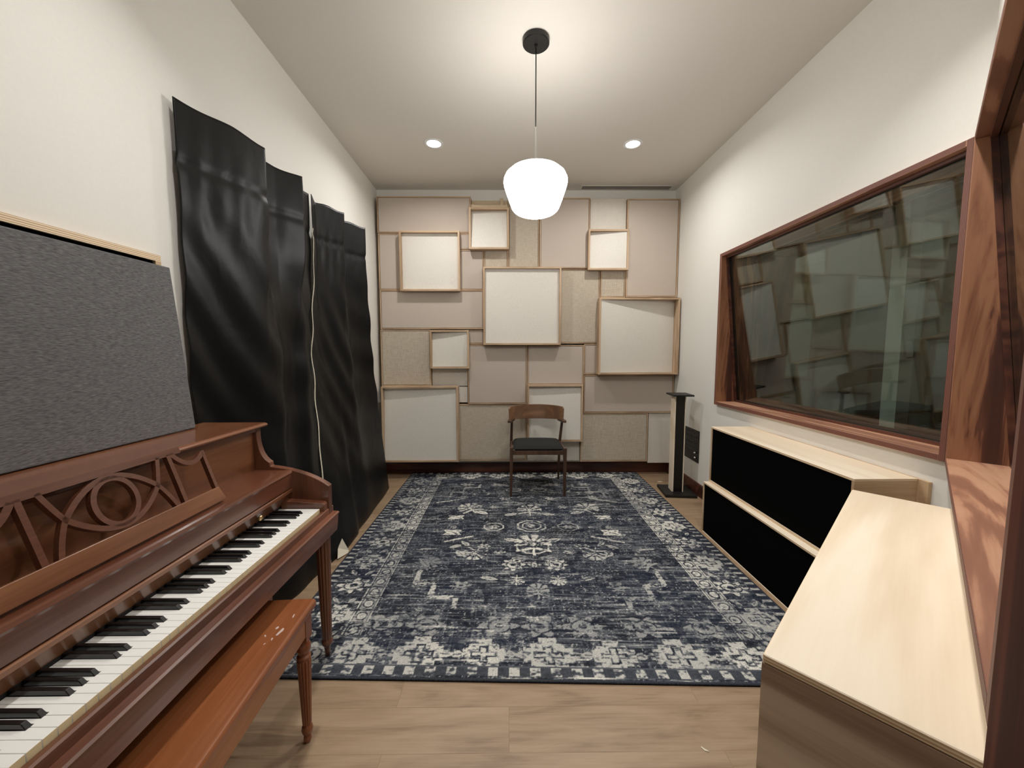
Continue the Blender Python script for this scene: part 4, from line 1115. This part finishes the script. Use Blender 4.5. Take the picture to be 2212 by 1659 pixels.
def curtain(name, label, top, mid, bot, ztop, seed, wedge):
    rnd = random.Random(seed)
    NU, NV = 150, 170
    T = resample(top, NU); Mi = resample(catmull(mid, 12), NU); B = resample(catmull(bot, 12), NU)
    r = thing(name, label, 'curtain', (-1.30, (top[0][1]+top[-1][1])/2, .004), 0, 'black curtains on the left wall')
    waves = [(rnd.uniform(4, 16), rnd.uniform(-4, 4), rnd.uniform(0, 6.3), rnd.uniform(.003, .008)) for _ in range(9)]
    v = []; f = []
    zt, zb = ztop, .004
    for j in range(NV+1):
        t = j/NV; z = zt+(zb-zt)*t
        for i in range(NU+1):
            u = i/NU
            if t < .12: a = 0.0
            else: a = (t-.12)/.88
            k1 = min(1, a/.40); k1 = k1*k1*(3-2*k1)
            k2 = max(0, (a-.35)/.65); k2 = k2**1.1
            x = T[i][0]*(1-k1)+Mi[i][0]*k1; y = T[i][1]*(1-k1)+Mi[i][1]*k1
            x = x*(1-k2)+B[i][0]*k2; y = y*(1-k2)+B[i][1]*k2
            g = min(1, t/.1)
            amp = g*(.03+.97*math.sin(PI*u))
            dx = sum(w_[3]*math.sin(w_[0]*u+w_[1]*t+w_[2]) for w_ in waves)*amp*.55
            # diagonal drag wrinkles
            dx += .006*g*math.sin(30*(t*1.6-u*.7)+3*math.sin(5*u+seed))*math.exp(-((t-.42)/.28)**2)
            # rod pocket seam
            dz = 0
            s = abs(t-.102)
            if s < .012: dx -= .007*(1-s/.012)
            # puckers under the seam
            if .0 < t < .35: dx += .0018*math.sin(58*u+7*math.sin(3*u)+2.2*math.sin(9*t))*math.exp(-((t-.13)/.09)**2)
            x = max(x+dx, xleft(y)+.012)
            topw = .010*math.sin(23*u+seed)*max(0, 1-t/.03)
            v.append((x, y, z+topw*.6+(.0)))
    W = NU+1
    for j in range(NV):
        for i in range(NU):
            a = j*W+i; f.append((a, a+W, a+W+1, a+1))
    o = MB().add(v, f).build('black_cloth', M['curtain'], r, True)
    md = o.modifiers.new('thick', 'SOLIDIFY'); md.thickness = .004; md.offset = -1
    # cream lining hung just behind, peeping out along one edge
    e = wedge
    v2 = [(q[0]-.0075 if q[0]-.0075 > xleft(q[1])+.002 else xleft(q[1])+.002, q[1], q[2]) for q in v]
    cols = range(0, 26) if e < 0 else range(NU-25, NU+1)
    cols = list(cols); vv = []; ff = []
    for j in range(int(NV*.09), NV+1):
        for c_ in cols:
            q = v2[j*W+c_]; sh = 0
            if e < 0 and c_ <= 1: sh = -.007 if c_ == 0 else -.001
            if e > 0 and c_ == NU: sh = .007
            vv.append((q[0]+((.0085 if e < 0 else .003) if sh else 0), q[1]+sh, q[2]))
    C = len(cols)
    for j in range(NV-int(NV*.09)):
        for i in range(C-1):
            a = j*C+i; ff.append((a, a+C, a+C+1, a+1))
    MB().add(vv, ff).build('lining', M['lining'], r, True)
    return r
topL = [(-1.385, 1.700), (-1.352, 1.78), (-1.297, 1.93), (-1.252, 2.095), (-1.262, 2.110), (-1.345, 2.175), (-1.350, 2.235), (-1.325, 2.30), (-1.245, 2.445), (-1.252, 2.458), (-1.332, 2.53), (-1.336, 2.62), (-1.338, 2.700)]
midL = [(-1.390, 1.700), (-1.345, 1.85), (-1.275, 2.02), (-1.250, 2.15), (-1.295, 2.25), (-1.315, 2.36), (-1.265, 2.44), (-1.290, 2.53), (-1.325, 2.605)]
botL = [(-1.390, 1.760), (-1.385, 1.90), (-1.30, 2.02), (-1.240, 2.177), (-1.222, 2.353), (-1.205, 2.490)]
curtain('curtain', 'left black curtain beside the piano, pleated at the top', topL, midL, botL, 2.475, 3, 1)
topR = [(-1.322, 2.703), (-1.355, 2.82), (-1.300, 2.92), (-1.240, 3.03), (-1.248, 3.045), (-1.330, 3.12), (-1.325, 3.21), (-1.27, 3.30), (-1.212, 3.385)]
midR = [(-1.318, 2.612), (-1.332, 2.80), (-1.270, 3.00), (-1.245, 3.10), (-1.300, 3.22), (-1.290, 3.36), (-1.225, 3.50)]
botR = [(-1.200, 2.500), (-1.172, 2.643), (-1.164, 2.742), (-1.178, 2.92), (-1.211, 3.04), (-1.215, 3.40), (-1.225, 3.68), (-1.252, 3.956)]
rr = curtain('curtain', 'right black curtain nearer the panelled wall, hem spread over the planks', topR, midR, botR, 2.475, 8, -1)
# turned-up lining corner at the hem
v = [(-1.190, 2.600, .060), (-1.170, 2.545, .012), (-1.136, 2.635, .006), (-1.138, 2.655, .014), (-1.176, 2.640, .110)]
f = [(0, 1, 2, 3), (0, 3, 4)]
o = MB().add(v, f).build('lining_corner', M['lining'], rr); md = o.modifiers.new('t', 'SOLIDIFY'); md.thickness = .002
